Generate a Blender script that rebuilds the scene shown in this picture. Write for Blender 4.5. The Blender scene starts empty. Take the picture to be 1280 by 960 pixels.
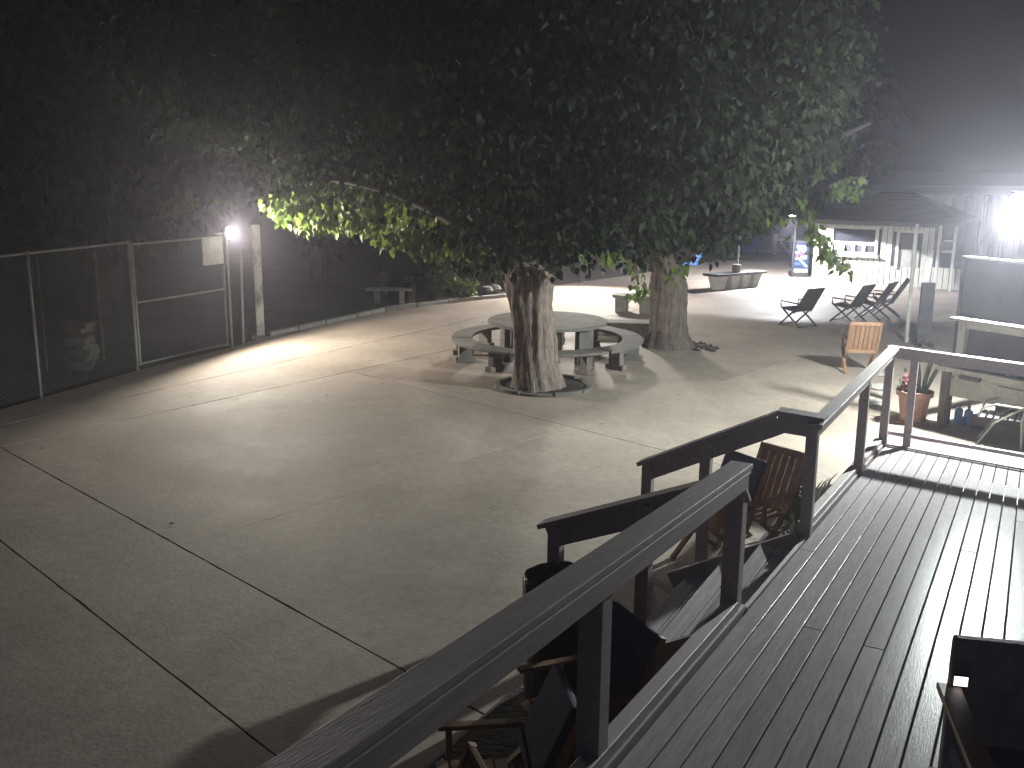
import bpy, math, random
import numpy as np
from mathutils import Vector, Matrix

random.seed(7)
RNG = np.random.default_rng(11)
R = math.radians
scene = bpy.context.scene
C = scene.collection

# ------------------------------------------------------------------ camera
CAM_H = 3.8
FPX = 1236.0                       # focal length in pixels of a 1280 wide frame
PITCH, ROLL = R(12.6), R(0.5)
_up = Vector((math.sin(ROLL) * math.cos(PITCH), -math.cos(ROLL) * math.cos(PITCH), -math.sin(PITCH)))
_fw = (Vector((0, 0, 1)) + _up * math.sin(PITCH)).normalized()
_rt = _up.cross(_fw)
if _rt.x < 0:
    _rt = -_rt
CM = Matrix((_rt, _fw, _up))       # camera axes (right, down, forward) to world
cam_data = bpy.data.cameras.new('camera')
cam = bpy.data.objects.new('camera', cam_data)
C.objects.link(cam)
cam_data.sensor_width = 36
cam_data.lens = 36 * FPX / 1280
cam_data.clip_start, cam_data.clip_end = 0.05, 2000
_x, _y, _z = CM @ Vector((1, 0, 0)), -(CM @ Vector((0, 1, 0))), -(CM @ Vector((0, 0, 1)))
cam.matrix_world = Matrix(((_x.x, _y.x, _z.x, 0), (_x.y, _y.y, _z.y, 0), (_x.z, _y.z, _z.z, CAM_H), (0, 0, 0, 1)))
scene.camera = cam


def at(px, py, z=0.0):
    """the point of height z seen at a pixel of the photograph (used to measure the place)"""
    d = CM @ Vector(((px - 640) / FPX, (py - 480) / FPX, 1))
    return Vector((0, 0, CAM_H)) + d * ((z - CAM_H) / d.z)


def aty(px, py, Y):
    d = CM @ Vector(((px - 640) / FPX, (py - 480) / FPX, 1))
    return Vector((0, 0, CAM_H)) + d * (Y / d.y)


# ------------------------------------------------------------------ world, sun, exposure
world = bpy.data.worlds.new('World')
scene.world = world
world.use_nodes = True
nt = world.node_tree
bg = nt.nodes['Background']
sky = nt.nodes.new('ShaderNodeTexSky')
sky.sky_type = 'NISHITA'
sky.sun_disc = False
sky.sun_elevation = R(-3.0)
sky.sun_rotation = R(170)
sky.ozone_density = 3.0
nt.links.new(sky.outputs[0], bg.inputs[0])
bg.inputs[1].default_value = 0.15
sun_data = bpy.data.lights.new('soft_fill', 'SUN')  # added soft fill that lifts the dark rails and deck, no moon seen
sun_data.energy = 0.04
sun_data.angle = R(70)
sun_data.color = (0.86, 0.8, 1)
sun = bpy.data.objects.new('soft_fill', sun_data)
C.objects.link(sun)
sun.rotation_euler = (R(38), 0, R(10))

vs = scene.view_settings
vs.view_transform = 'Standard'
vs.look = 'None'
vs.exposure = 0.28
vs.gamma = 1.0
vs.use_curve_mapping = False
scene.render.engine = 'CYCLES'
scene.cycles.use_denoising = True
scene.cycles.use_adaptive_sampling = True
scene.cycles.adaptive_threshold = 0.025
scene.cycles.max_bounces = 5
scene.cycles.diffuse_bounces = 3
scene.cycles.transparent_max_bounces = 12
scene.cycles.volume_bounces = 0
scene.cycles.sample_clamp_indirect = 4
scene.cycles.use_light_tree = False


# ------------------------------------------------------------------ materials
def mat(name, col, col2=None, scale=4.0, rough=0.7, bump=0.0, bscale=None, metal=0.0, detail=6, stretch=None,
        rough2=None, trans=0.0, coat=0.0, spec=0.5, mixlo=0.35, mixhi=0.65, fine=0.0, rotz=0.0, vary=0.1):
    m = bpy.data.materials.new(name)
    m.use_nodes = True
    t = m.node_tree
    b = t.nodes['Principled BSDF']
    b.inputs['Roughness'].default_value = rough
    b.inputs['Metallic'].default_value = metal
    b.inputs['Specular IOR Level'].default_value = spec
    b.inputs['Coat Weight'].default_value = coat
    col2 = col2 or tuple(c * 0.75 for c in col)
    tc = t.nodes.new('ShaderNodeTexCoord')
    mp = t.nodes.new('ShaderNodeMapping')
    t.links.new(tc.outputs['Object'], mp.inputs[0])
    if stretch:
        mp.inputs['Scale'].default_value = stretch
    if rotz:                                  # turn the grain to the run of the boards before stretching it
        m0 = t.nodes.new('ShaderNodeMapping')
        m0.inputs['Rotation'].default_value = (0, 0, rotz)
        t.links.new(tc.outputs['Object'], m0.inputs[0])
        t.links.new(m0.outputs[0], mp.inputs[0])
    oi = t.nodes.new('ShaderNodeObjectInfo')
    ad = t.nodes.new('ShaderNodeVectorMath')
    sc = t.nodes.new('ShaderNodeVectorMath')
    sc.operation = 'SCALE'
    sc.inputs[0].default_value = (13.7, 7.1, 3.3)
    t.links.new(oi.outputs['Random'], sc.inputs['Scale'])
    t.links.new(mp.outputs[0], ad.inputs[0])
    t.links.new(sc.outputs[0], ad.inputs[1])
    n = t.nodes.new('ShaderNodeTexNoise')
    n.inputs['Scale'].default_value = scale
    n.inputs['Detail'].default_value = detail
    n.inputs['Roughness'].default_value = 0.62
    t.links.new(ad.outputs[0], n.inputs['Vector'])
    rmp = t.nodes.new('ShaderNodeMapRange')
    rmp.inputs['From Min'].default_value = mixlo
    rmp.inputs['From Max'].default_value = mixhi
    t.links.new(n.outputs[0], rmp.inputs[0])
    mx = t.nodes.new('ShaderNodeMix')
    mx.data_type = 'RGBA'
    mx.inputs['A'].default_value = (*col, 1)
    mx.inputs['B'].default_value = (*col2, 1)
    t.links.new(rmp.outputs[0], mx.inputs['Factor'])
    vr = t.nodes.new('ShaderNodeMapRange')
    vr.inputs['To Min'].default_value, vr.inputs['To Max'].default_value = 1 - vary, 1 + vary
    t.links.new(oi.outputs['Random'], vr.inputs[0])
    vm = t.nodes.new('ShaderNodeVectorMath')
    vm.operation = 'SCALE'
    t.links.new(mx.outputs['Result'], vm.inputs[0])
    t.links.new(vr.outputs[0], vm.inputs['Scale'])
    out = vm.outputs[0]
    if fine:
        n3 = t.nodes.new('ShaderNodeTexNoise')
        n3.inputs['Scale'].default_value = fine
        n3.inputs['Detail'].default_value = 3
        t.links.new(ad.outputs[0], n3.inputs['Vector'])
        r3 = t.nodes.new('ShaderNodeMapRange')
        r3.inputs['From Min'].default_value, r3.inputs['From Max'].default_value = 0.3, 0.7
        r3.inputs['To Min'].default_value, r3.inputs['To Max'].default_value = 0.88, 1.08
        t.links.new(n3.outputs[0], r3.inputs[0])
        mm = t.nodes.new('ShaderNodeVectorMath')
        mm.operation = 'SCALE'
        t.links.new(out, mm.inputs[0])
        t.links.new(r3.outputs[0], mm.inputs['Scale'])
        out = mm.outputs[0]
    t.links.new(out, b.inputs['Base Color'])
    if rough2 is not None:
        r2 = t.nodes.new('ShaderNodeMapRange')
        r2.inputs['To Min'].default_value, r2.inputs['To Max'].default_value = rough, rough2
        t.links.new(rmp.outputs[0], r2.inputs[0])
        t.links.new(r2.outputs[0], b.inputs['Roughness'])
    if bump:
        n2 = t.nodes.new('ShaderNodeTexNoise')
        n2.inputs['Scale'].default_value = bscale or scale * 6
        n2.inputs['Detail'].default_value = 5
        t.links.new(ad.outputs[0], n2.inputs['Vector'])
        bp = t.nodes.new('ShaderNodeBump')
        bp.inputs['Strength'].default_value = bump
        bp.inputs['Distance'].default_value = 0.03
        t.links.new(n2.outputs[0], bp.inputs['Height'])
        t.links.new(bp.outputs[0], b.inputs['Normal'])
    if trans:
        tr = t.nodes.new('ShaderNodeBsdfTranslucent')
        t.links.new(out, tr.inputs[0])
        ms = t.nodes.new('ShaderNodeMixShader')
        ms.inputs[0].default_value = trans
        t.links.new(b.outputs[0], ms.inputs[1])
        t.links.new(tr.outputs[0], ms.inputs[2])
        t.links.new(ms.outputs[0], t.nodes['Material Output'].inputs[0])
    return m


def weather(m, big=.3):
    """broad uneven stains on a ground material"""
    t = m.node_tree
    b = t.nodes['Principled BSDF']
    src = b.inputs['Base Color'].links[0].from_socket
    tc = t.nodes.new('ShaderNodeTexCoord')
    n = t.nodes.new('ShaderNodeTexNoise')
    n.inputs['Scale'].default_value = big
    n.inputs['Detail'].default_value = 8
    n.inputs['Roughness'].default_value = .7
    n.inputs['Distortion'].default_value = 1.2
    t.links.new(tc.outputs['Object'], n.inputs['Vector'])
    r = t.nodes.new('ShaderNodeMapRange')
    r.inputs['From Min'].default_value, r.inputs['From Max'].default_value = .35, .62
    r.inputs['To Min'].default_value, r.inputs['To Max'].default_value = .82, 1.05
    t.links.new(n.outputs[0], r.inputs[0])
    s = t.nodes.new('ShaderNodeVectorMath')
    s.operation = 'SCALE'
    t.links.new(src, s.inputs[0])
    t.links.new(r.outputs[0], s.inputs['Scale'])
    t.links.new(s.outputs[0], b.inputs['Base Color'])


def glow(name, col, strength):
    m = bpy.data.materials.new(name)
    m.use_nodes = True
    b = m.node_tree.nodes['Principled BSDF']
    b.inputs['Base Color'].default_value = (*col, 1)
    b.inputs['Emission Color'].default_value = (*col, 1)
    b.inputs['Emission Strength'].default_value = strength
    return m


M = {
    'concrete': mat('concrete', (0.375, 0.31, 0.256), (0.29, 0.239, 0.197), 0.55, 0.78, 0.12, 26, vary=.04, rough2=0.66, detail=9, fine=9),
    'concrete_cast': mat('concrete_cast', (0.2, 0.185, 0.162), (0.12, 0.11, 0.098), 3, 0.8, 0.15, 30, fine=22),
    'dirt': mat('dirt', (0.10, 0.082, 0.064), (0.055, 0.046, 0.037), 0.9, 0.95, 0.5, 9, fine=14),
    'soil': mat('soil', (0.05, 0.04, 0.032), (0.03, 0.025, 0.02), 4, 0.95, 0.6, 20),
    'deck': mat('deck', (0.45, 0.425, 0.43), (0.35, 0.33, 0.335), 2.2, 0.22, 0.06, 12, stretch=(14, .8, 14), rough2=0.3, spec=.012, fine=5, rotz=R(28)),
    'rail': mat('rail', (0.38, 0.315, 0.315), (0.285, 0.235, 0.238), 2.5, 0.55, 0.15, 12, stretch=(12, .8, 12), fine=5, rotz=R(28)),
    'pale_wood': mat('pale_wood', (0.5, 0.5, 0.43), (0.36, 0.36, 0.31), 3, 0.6, 0.15, 30, fine=18),
    'old_wood': mat('old_wood', (0.2, 0.17, 0.13), (0.11, 0.09, 0.07), 3, 0.8, 0.3, 24, fine=16),
    'teak': mat('teak', (0.32, 0.175, 0.095), (0.2, 0.108, 0.058), 5, 0.5, 0.1, 40, stretch=(6, 6, 1), fine=20),
    'bark': mat('bark', (0.33, 0.265, 0.22), (0.15, 0.12, 0.1), 6, 0.95, 0.9, 14, stretch=(3.2, 3.2, 0.7), fine=30),
    'bark_brown': mat('bark_brown', (0.19, 0.15, 0.128), (0.085, 0.066, 0.056), 6, 0.95, 0.9, 14, stretch=(3.2, 3.2, 0.7), fine=30),
    'bark_dark': mat('bark_dark', (0.06, 0.05, 0.043), (0.035, 0.03, 0.026), 6, 0.95, 0.6, 14),
    'pale_bark': mat('pale_bark', (0.5, 0.46, 0.38), (0.3, 0.27, 0.22), 5, 0.9, 0.4, 20),
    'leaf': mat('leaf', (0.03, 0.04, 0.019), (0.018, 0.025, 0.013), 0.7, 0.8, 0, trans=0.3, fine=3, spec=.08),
    'leaf_lit': mat('leaf_lit', (0.15, 0.21, 0.045), (0.085, 0.13, 0.028), 1.5, 0.5, 0, trans=0.45, fine=3, spec=.3),  # brighter copy of the leaf above, lamplight put into its colour
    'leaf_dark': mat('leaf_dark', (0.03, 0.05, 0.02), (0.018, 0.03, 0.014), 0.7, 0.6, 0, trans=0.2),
    'leaf_dry': mat('leaf_dry', (0.2, 0.15, 0.08), (0.12, 0.09, 0.05), 3, 0.8, 0),
    'leaf_reed': mat('leaf_reed', (0.12, 0.15, 0.05), (0.07, 0.1, 0.03), 1.5, 0.6, 0, trans=0.3),
    'leaf_grey': mat('leaf_grey', (0.13, 0.17, 0.1), (0.08, 0.11, 0.06), 2, 0.5, 0, trans=0.15),
    'flower': mat('flower', (0.3, 0.05, 0.07), (0.18, 0.03, 0.05), 9, 0.6, 0, trans=0.3),
    'galv': mat('galv', (0.38, 0.39, 0.36), (0.28, 0.29, 0.27), 6, 0.5, 0, metal=0.4),
    'wire': mat('wire', (0.2, 0.21, 0.19), (0.15, 0.155, 0.14), 6, 0.55, 0, metal=0.3),
    'white_post': mat('white_post', (0.55, 0.53, 0.47), (0.2, 0.19, 0.17), 3.2, 0.7, 0.2, 20, stretch=(1, 1, 0.6), mixlo=0.45, mixhi=0.62),
    'white_paint': mat('white_paint', (0.72, 0.71, 0.66), (0.55, 0.54, 0.5), 3, 0.6, 0.08, 30, fine=14),
    'siding': mat('siding', (0.62, 0.61, 0.56), (0.45, 0.44, 0.4), 2, 0.65, 0.15, 24, stretch=(4, 4, 0.7), fine=12),
    'siding_grey': mat('siding_grey', (0.4, 0.4, 0.38), (0.26, 0.26, 0.25), 2, 0.7, 0.15, 24, stretch=(4, 4, 0.7)),
    'shingle': mat('shingle', (0.04, 0.038, 0.04), (0.025, 0.024, 0.026), 5, 0.9, 0.3, 30, fine=20),
    'glass': mat('glass', (0.02, 0.022, 0.028), (0.03, 0.032, 0.036), 3, 0.12, 0),
    'dark_board': mat('dark_board', (0.06, 0.06, 0.07), (0.035, 0.035, 0.042), 4, 0.7, 0.1, 20),
    'screen': mat('screen', (0.035, 0.04, 0.044), (0.026, 0.03, 0.033), 8, 0.85, 0.2, 60),
    'sling': mat('sling', (0.05, 0.052, 0.045), (0.035, 0.036, 0.032), 14, 0.8, 0.1, 60),
    'dark_metal': mat('dark_metal', (0.06, 0.06, 0.06), (0.04, 0.04, 0.04), 9, 0.4, 0, metal=0.6),
    'pale_metal': mat('pale_metal', (0.42, 0.43, 0.4), (0.3, 0.31, 0.29), 9, 0.4, 0, metal=0.5),
    'terracotta': mat('terracotta', (0.42, 0.235, 0.16), (0.3, 0.165, 0.115), 6, 0.75, 0.1, 30, fine=14),
    'blue_plastic': mat('blue_plastic', (0.03, 0.09, 0.34), (0.02, 0.06, 0.24), 4, 0.4, 0),
    'blue_light': mat('blue_light', (0.1, 0.26, 0.6), (0.07, 0.18, 0.45), 4, 0.3, 0),
    'navy': mat('navy', (0.012, 0.018, 0.06), (0.01, 0.015, 0.045), 4, 0.6, 0, spec=.2),
    'navy_cloth': mat('navy_cloth', (0.045, 0.05, 0.1), (0.03, 0.035, 0.07), 8, 0.9, 0.2, 50),
    'mark_white': mat('mark_white', (0.75, 0.76, 0.78), (0.65, 0.66, 0.7), 9, 0.4, 0),
    'mark_red': mat('mark_red', (0.55, 0.06, 0.07), (0.42, 0.05, 0.06), 9, 0.4, 0),
    'mark_cyan': mat('mark_cyan', (0.22, 0.5, 0.6), (0.16, 0.4, 0.5), 9, 0.4, 0),
    'bag': mat('bag', (0.012, 0.012, 0.014), (0.02, 0.02, 0.022), 6, 0.22, 0.5, 25),
    'chair_dark': mat('chair_dark', (0.26, 0.22, 0.25), (0.18, 0.152, 0.175), 6, 0.7, 0.15, 40, fine=20),
    'drum': mat('drum', (0.03, 0.03, 0.034), (0.045, 0.04, 0.036), 6, 0.5, 0.1, 30),
    'sheet': mat('sheet', (0.8, 0.8, 0.78), (0.7, 0.7, 0.68), 9, 0.5, 0),
    'carton': mat('carton', (0.2, 0.18, 0.15), (0.13, 0.115, 0.09), 4, 0.85, 0.1, 20),
    'stone': mat('stone', (0.36, 0.35, 0.32), (0.24, 0.23, 0.21), 4, 0.85, 0.4, 14),
    'phone_glow': glow('phone_glow', (.95, .97, 1), 2.0),
    'lamp_glass': glow('lamp_glass', (1, 0.97, 0.9), 60),
    'flood_glass': glow('flood_glass', (0.9, 1, 0.95), 70),
}


weather(M['concrete'])


# ------------------------------------------------------------------ mesh helpers
class MB:
    """collects shapes and links them as one mesh object"""

    def __init__(self):
        self.v, self.f = [], []

    def add(self, vs_, fs_):
        o = len(self.v)
        self.v += [tuple(p) for p in vs_]
        self.f += [tuple(i + o for i in f) for f in fs_]
        return self

    def hexa(self, p):                       # 8 corners: bottom 0-3, top 4-7
        return self.add(p, [(3, 2, 1, 0), (4, 5, 6, 7), (0, 1, 5, 4), (1, 2, 6, 5), (2, 3, 7, 6), (3, 0, 4, 7)])

    def box(self, c, s, rz=0.0):
        c = Vector(c)
        co, si = math.cos(rz), math.sin(rz)
        p = []
        for z in (-.5, .5):
            for x, y in ((-.5, -.5), (.5, -.5), (.5, .5), (-.5, .5)):
                X, Y = x * s[0], y * s[1]
                p.append(c + Vector((X * co - Y * si, X * si + Y * co, z * s[2])))
        return self.hexa(p)

    def beam(self, a, b, w, h, up=(0, 0, 1)):
        """a bar from a to b, w across, h along up (centred)"""
        a, b = Vector(a), Vector(b)
        d = (b - a).normalized()
        s = d.cross(Vector(up))
        if s.length < 1e-4:
            s = d.cross(Vector((1, 0, 0)))
        s.normalize()
        u = s.cross(d).normalized()
        p = []
        for k in (-.5, .5):
            for e, sg in ((a, -.5), (b, -.5), (b, .5), (a, .5)):
                p.append(e + s * (w * sg) + u * (h * k))
        return self.hexa(p)

    def tube(self, pts, rad, n=10, cap=True, jit=0.0):
        pts = [Vector(p) for p in pts]
        if not isinstance(rad, (list, tuple)):
            rad = [rad] * len(pts)
        vs_, fs_ = [], []
        prev = None
        for i, p in enumerate(pts):
            d = (pts[min(i + 1, len(pts) - 1)] - pts[max(i - 1, 0)]).normalized()
            if prev is None:
                prev = d.cross(Vector((0, 1, 0.01)))
                if prev.length < 1e-3:
                    prev = d.cross(Vector((1, 0, 0)))
            s = (prev - d * prev.dot(d)).normalized()
            prev = s
            t = d.cross(s)
            for k in range(n):
                a = 2 * math.pi * k / n
                r = rad[i] * (1 + jit * (random.random() - .5))
                vs_.append(p + (s * math.cos(a) + t * math.sin(a)) * r)
        for i in range(len(pts) - 1):
            for k in range(n):
                a, b = i * n + k, i * n + (k + 1) % n
                fs_.append((a, b, b + n, a + n))
        if cap:
            fs_.append(tuple(range(n))[::-1])
            fs_.append(tuple((len(pts) - 1) * n + k for k in range(n)))
        return self.add(vs_, fs_)

    def lathe(self, c, prof, n=28, sx=1.0, sy=1.0):
        c = Vector(c)
        vs_, fs_ = [], []
        for r, z in prof:
            for k in range(n):
                a = 2 * math.pi * k / n
                vs_.append(c + Vector((r * math.cos(a) * sx, r * math.sin(a) * sy, z)))
        for i in range(len(prof) - 1):
            for k in range(n):
                a, b = i * n + k, i * n + (k + 1) % n
                fs_.append((a, b, b + n, a + n))
        fs_.append(tuple(range(n))[::-1])
        fs_.append(tuple((len(prof) - 1) * n + k for k in range(n)))
        return self.add(vs_, fs_)

    def prism(self, poly, z0, z1):
        n = len(poly)
        vs_ = [(p[0], p[1], z0) for p in poly] + [(p[0], p[1], z1) for p in poly]
        fs_ = [tuple(range(n))[::-1], tuple(range(n, 2 * n))]
        fs_ += [(k, (k + 1) % n, (k + 1) % n + n, k + n) for k in range(n)]
        return self.add(vs_, fs_)

    def build(self, name, material, parent=None, smooth=False, bevel=0.0):
        me = bpy.data.meshes.new(name)
        off = Vector((0, 0, 0))
        me.from_pydata(self.v, [], self.f)
        me.validate()
        me.materials.append(M[material] if isinstance(material, str) else material)
        if smooth:
            me.polygons.foreach_set('use_smooth', [True] * len(me.polygons))
        o = bpy.data.objects.new(name, me)
        C.objects.link(o)
        if parent is not None:
            o.parent = parent
            o.matrix_parent_inverse = Matrix.Identity(4)
            if any(parent.location):
                me.transform(Matrix.Translation(-Vector(WLOC.get(parent, (0, 0, 0)))))
        if bevel:
            md = o.modifiers.new('bevel', 'BEVEL')
            md.width = bevel
            md.segments = 2
            md.limit_method = 'ANGLE'
        return o


WLOC = {}


def tag(o, label, cat, group=None, kind=None):
    if label:
        o['label'] = label
    if cat:
        o['category'] = cat
    if group:
        o['group'] = group
    if kind:
        o['kind'] = kind
    return o


def thing(name, label, cat, loc=(0, 0, 0), group=None):
    """an Empty at the base of a thing; its parts are given in world coordinates"""
    o = bpy.data.objects.new(name, None)
    o.empty_display_size = 0.2
    C.objects.link(o)
    o.location = loc
    WLOC[o] = tuple(loc)
    return tag(o, label, cat, group)


def local_thing(name, label, cat, loc, rz=0.0, group=None):
    """an Empty whose parts are given in its own coordinates"""
    o = bpy.data.objects.new(name, None)
    o.empty_display_size = 0.2
    C.objects.link(o)
    o.location = loc
    o.rotation_euler = (0, 0, rz)
    WLOC[o] = (0, 0, 0)
    return tag(o, label, cat, group)


def sub(parent_part, mb, name, material, root, **kw):
    """a sub-part under a part that itself sits under an Empty at WLOC[root]"""
    o = mb.build(name, material, None, **kw)
    o.data.transform(Matrix.Translation(-Vector(WLOC[root])))
    o.parent = parent_part
    return o


def copy_thing(root, loc, rz, label, group=None):
    c = root.copy()
    C.objects.link(c)
    c.location = loc
    c.rotation_euler = (0, 0, rz)
    c['label'] = label
    if group:
        c['group'] = group
    for ch in list(root.children):
        k = ch.copy()
        C.objects.link(k)
        k.parent = c
        for g in list(ch.children):
            q = g.copy()
            C.objects.link(q)
            q.parent = k
    return c


def structure(o):
    o['kind'] = 'structure'
    return o


# ------------------------------------------------------------------ leaves
def leaf_mesh(name, centers, dirs, normals, lengths, widths, material, curl=0.25):
    """many pointed leaves, each folded along its midrib (8 vertices, 6 triangles)"""
    n = len(centers)
    c = np.asarray(centers, float)
    d = np.asarray(dirs, float)
    d /= np.linalg.norm(d, axis=1)[:, None]
    nn = np.asarray(normals, float)
    s = np.cross(d, nn)
    s /= np.maximum(np.linalg.norm(s, axis=1)[:, None], 1e-6)
    nn = np.cross(s, d)
    L = np.asarray(lengths)[:, None]
    W = np.asarray(widths)[:, None]
    P = np.empty((n, 8, 3))
    P[:, 0] = c
    P[:, 1] = c + d * L * .28 + s * W * .5 + nn * W * .14
    P[:, 2] = c + d * L * .3
    P[:, 3] = c + d * L * .28 - s * W * .5 + nn * W * .14
    P[:, 4] = c + d * L * .66 + s * W * .36 - nn * L * curl * .15
    P[:, 5] = c + d * L * .68 - nn * L * curl * .3
    P[:, 6] = c + d * L * .66 - s * W * .36 - nn * L * curl * .15
    P[:, 7] = c + d * L - nn * L * curl * .75
    quads = [(0, 2, 1, 1), (0, 3, 2, 2)]
    tri = [(0, 2, 1), (0, 3, 2), (1, 2, 5), (1, 5, 4), (2, 3, 6), (2, 6, 5), (4, 5, 7), (5, 6, 7)]
    T = (np.arange(n)[:, None, None] * 8 + np.array(tri)[None]).reshape(-1, 3)
    me = bpy.data.meshes.new(name)
    me.vertices.add(n * 8)
    me.vertices.foreach_set('co', P.reshape(-1).astype(np.float32))
    nf = len(T)
    me.loops.add(nf * 3)
    me.loops.foreach_set('vertex_index', T.reshape(-1).astype(np.int32))
    me.polygons.add(nf)
    me.polygons.foreach_set('loop_start', (np.arange(nf) * 3).astype(np.int32))
    me.polygons.foreach_set('loop_total', np.full(nf, 3, np.int32))
    me.update()
    me.materials.append(M[material])
    return me


def cluster_leaves(centers, radius, per, length, droop=0.8, flat=0.7):
    """leaf positions round cluster centres: drooping directions, uneven sizes"""
    k = len(centers)
    cc = np.repeat(np.asarray(centers, float), per, axis=0)
    off = RNG.normal(0, 1, (k * per, 3))
    off /= np.maximum(np.linalg.norm(off, axis=1)[:, None], 1e-6)
    off *= (RNG.random((k * per, 1)) ** .45) * radius
    off[:, 2] *= flat
    c = cc + off
    d = off / radius + RNG.normal(0, .35, off.shape)
    d[:, 2] -= droop
    nrm = RNG.normal(0, .55, off.shape) + np.array([0, -.25, .8])
    L = length * RNG.uniform(.6, 1.25, k * per)
    return c, d, nrm, L, L * RNG.uniform(.55, .8, k * per)


def leaf_object(name, parent, data, material, stuff=True):
    me = leaf_mesh(name, *data, material)
    o = bpy.data.objects.new(name, me)
    C.objects.link(o)
    if parent is not None:
        me.transform(Matrix.Translation(-Vector(WLOC[parent])))
        o.parent = parent
    if stuff:
        o['kind'] = 'stuff'
    return o

# ------------------------------------------------------------------ lamps of the place
def spot(name, loc, target, energy, angle, blend, col, radius=0.06):
    l = bpy.data.lights.new(name, 'SPOT')
    l.energy, l.spot_size, l.spot_blend, l.color, l.shadow_soft_size = energy, R(angle), blend, col, radius
    o = bpy.data.objects.new(name, l)
    C.objects.link(o)
    o.location = loc
    o.rotation_euler = (Vector(target) - Vector(loc)).to_track_quat('-Z', 'Y').to_euler()
    return o


# ------------------------------------------------------------------ ground and paving
g = MB()
g.add([(-400, -60, -.06), (400, -60, -.06), (400, 900, -.06), (-400, 900, -.06)], [(0, 1, 2, 3)])
structure(g.build('ground', 'dirt'))


def clip(poly, a, b, keep):
    """keep the part of a convex-ish polygon on one side of the line a-b"""
    out = []
    n = (-(b[1] - a[1]), b[0] - a[0])
    f = lambda p: keep * ((p[0] - a[0]) * n[0] + (p[1] - a[1]) * n[1])
    for i in range(len(poly)):
        p, q = poly[i], poly[(i + 1) % len(poly)]
        fp, fq = f(p), f(q)
        if fp >= 0:
            out.append(p)
        if fp * fq < 0:
            t = fp / (fp - fq)
            out.append((p[0] + (q[0] - p[0]) * t, p[1] + (q[1] - p[1]) * t))
    return out


def split(poly, pa, pb, gap=0.012):
    gap *= .72
    a, b = at(*pa), at(*pb)
    d = Vector((-(b.y - a.y), b.x - a.x)).normalized() * gap
    A, B = (a.x + d.x, a.y + d.y), (b.x + d.x, b.y + d.y)
    A2, B2 = (a.x - d.x, a.y - d.y), (b.x - d.x, b.y - d.y)
    return clip(poly, A, B, 1), clip(poly, A2, B2, -1)


edge = [(0, 512), (175, 462), (290, 434), (330, 421), (480, 389), (560, 379), (640, 371), (692, 357), (780, 345),
        (865, 332), (930, 318), (1000, 309)]
yard = [(-14.0, -3.0)] + [(-11.5, 9.0)] + [(at(*p).x, at(*p).y) for p in edge] + [(26.0, 46.0), (26.0, -3.0)]
paving = thing('yard_paving', None, None)
paving['kind'] = 'structure'
pieces = []
near, far = split(yard, (15, 567), (500, 835))
if sum(p[1] for p in near) / len(near) > sum(p[1] for p in far) / len(far):
    near, far = far, near
n1, n2 = split(near, (0, 675), (320, 925), 0.010)
pieces += [n1]
n3, n4 = split(n2, (100, 738), (265, 670), 0.005)
pieces += [n3, n4]
fa, fb = split(far, (170, 522), (532, 444), 0.011)
if max(p[0] for p in fb) > max(p[0] for p in fa):
    fa, fb = fb, fa                                    # fa: the big yard right of the joint, fb: the strip along the fence
pieces += list(split(fb, (270, 471), (564, 405), 0.010))
x1, x2 = split(fa, (265, 670), (430, 620), 0.006)
if max(p[0] for p in x2) > max(p[0] for p in x1):
    x1, x2 = x2, x1
pieces += list(split(x2, (490, 477), (660, 520), 0.008))
y1, y2 = split(x1, (490, 477), (660, 520), 0.005)
if max(p[1] for p in y2) > max(p[1] for p in y1):
    y1, y2 = y2, y1
pieces.append(y2)
pieces += list(split(y1, (862, 392), (1020, 398), 0.006))
def ragged(poly):
    """cut the edges into short runs and chip them a little"""
    out = []
    sgn_ = 1 if sum(poly[i][0] * poly[(i + 1) % len(poly)][1] - poly[(i + 1) % len(poly)][0] * poly[i][1] for i in range(len(poly))) > 0 else -1
    for i in range(len(poly)):
        a, b = Vector(poly[i]), Vector(poly[(i + 1) % len(poly)])
        n_ = min(160, max(1, int((b - a).length / .22)))
        side_ = Vector((-(b - a).y, (b - a).x)).normalized() * sgn_
        for j in range(n_):
            q_ = a.lerp(b, j / n_)
            if j:
                q_ = q_ + side_ * random.choice((0, .002, 0, .004, .010 * random.random()))
            out.append((q_.x, q_.y))
    return out


for p in pieces:
    if len(p) >= 3:
        p = ragged(p)
        MB().prism(p, -.11, 0).build('slab', 'concrete', paving)

# ------------------------------------------------------------------ ramp deck frame
SL = 0.08
AZ = R(28)
U = Vector((math.sin(AZ), math.cos(AZ), -SL))
V = Vector((math.cos(AZ), -math.sin(AZ), 0))
P0 = at(1000, 681, 0.75)


def dk(u, v, h=0.0):
    return P0 + U * u + V * v + Vector((0, 0, h))


def dz(u, v, z):
    p = P0 + U * u + V * v
    return Vector((p.x, p.y, z))


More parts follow.
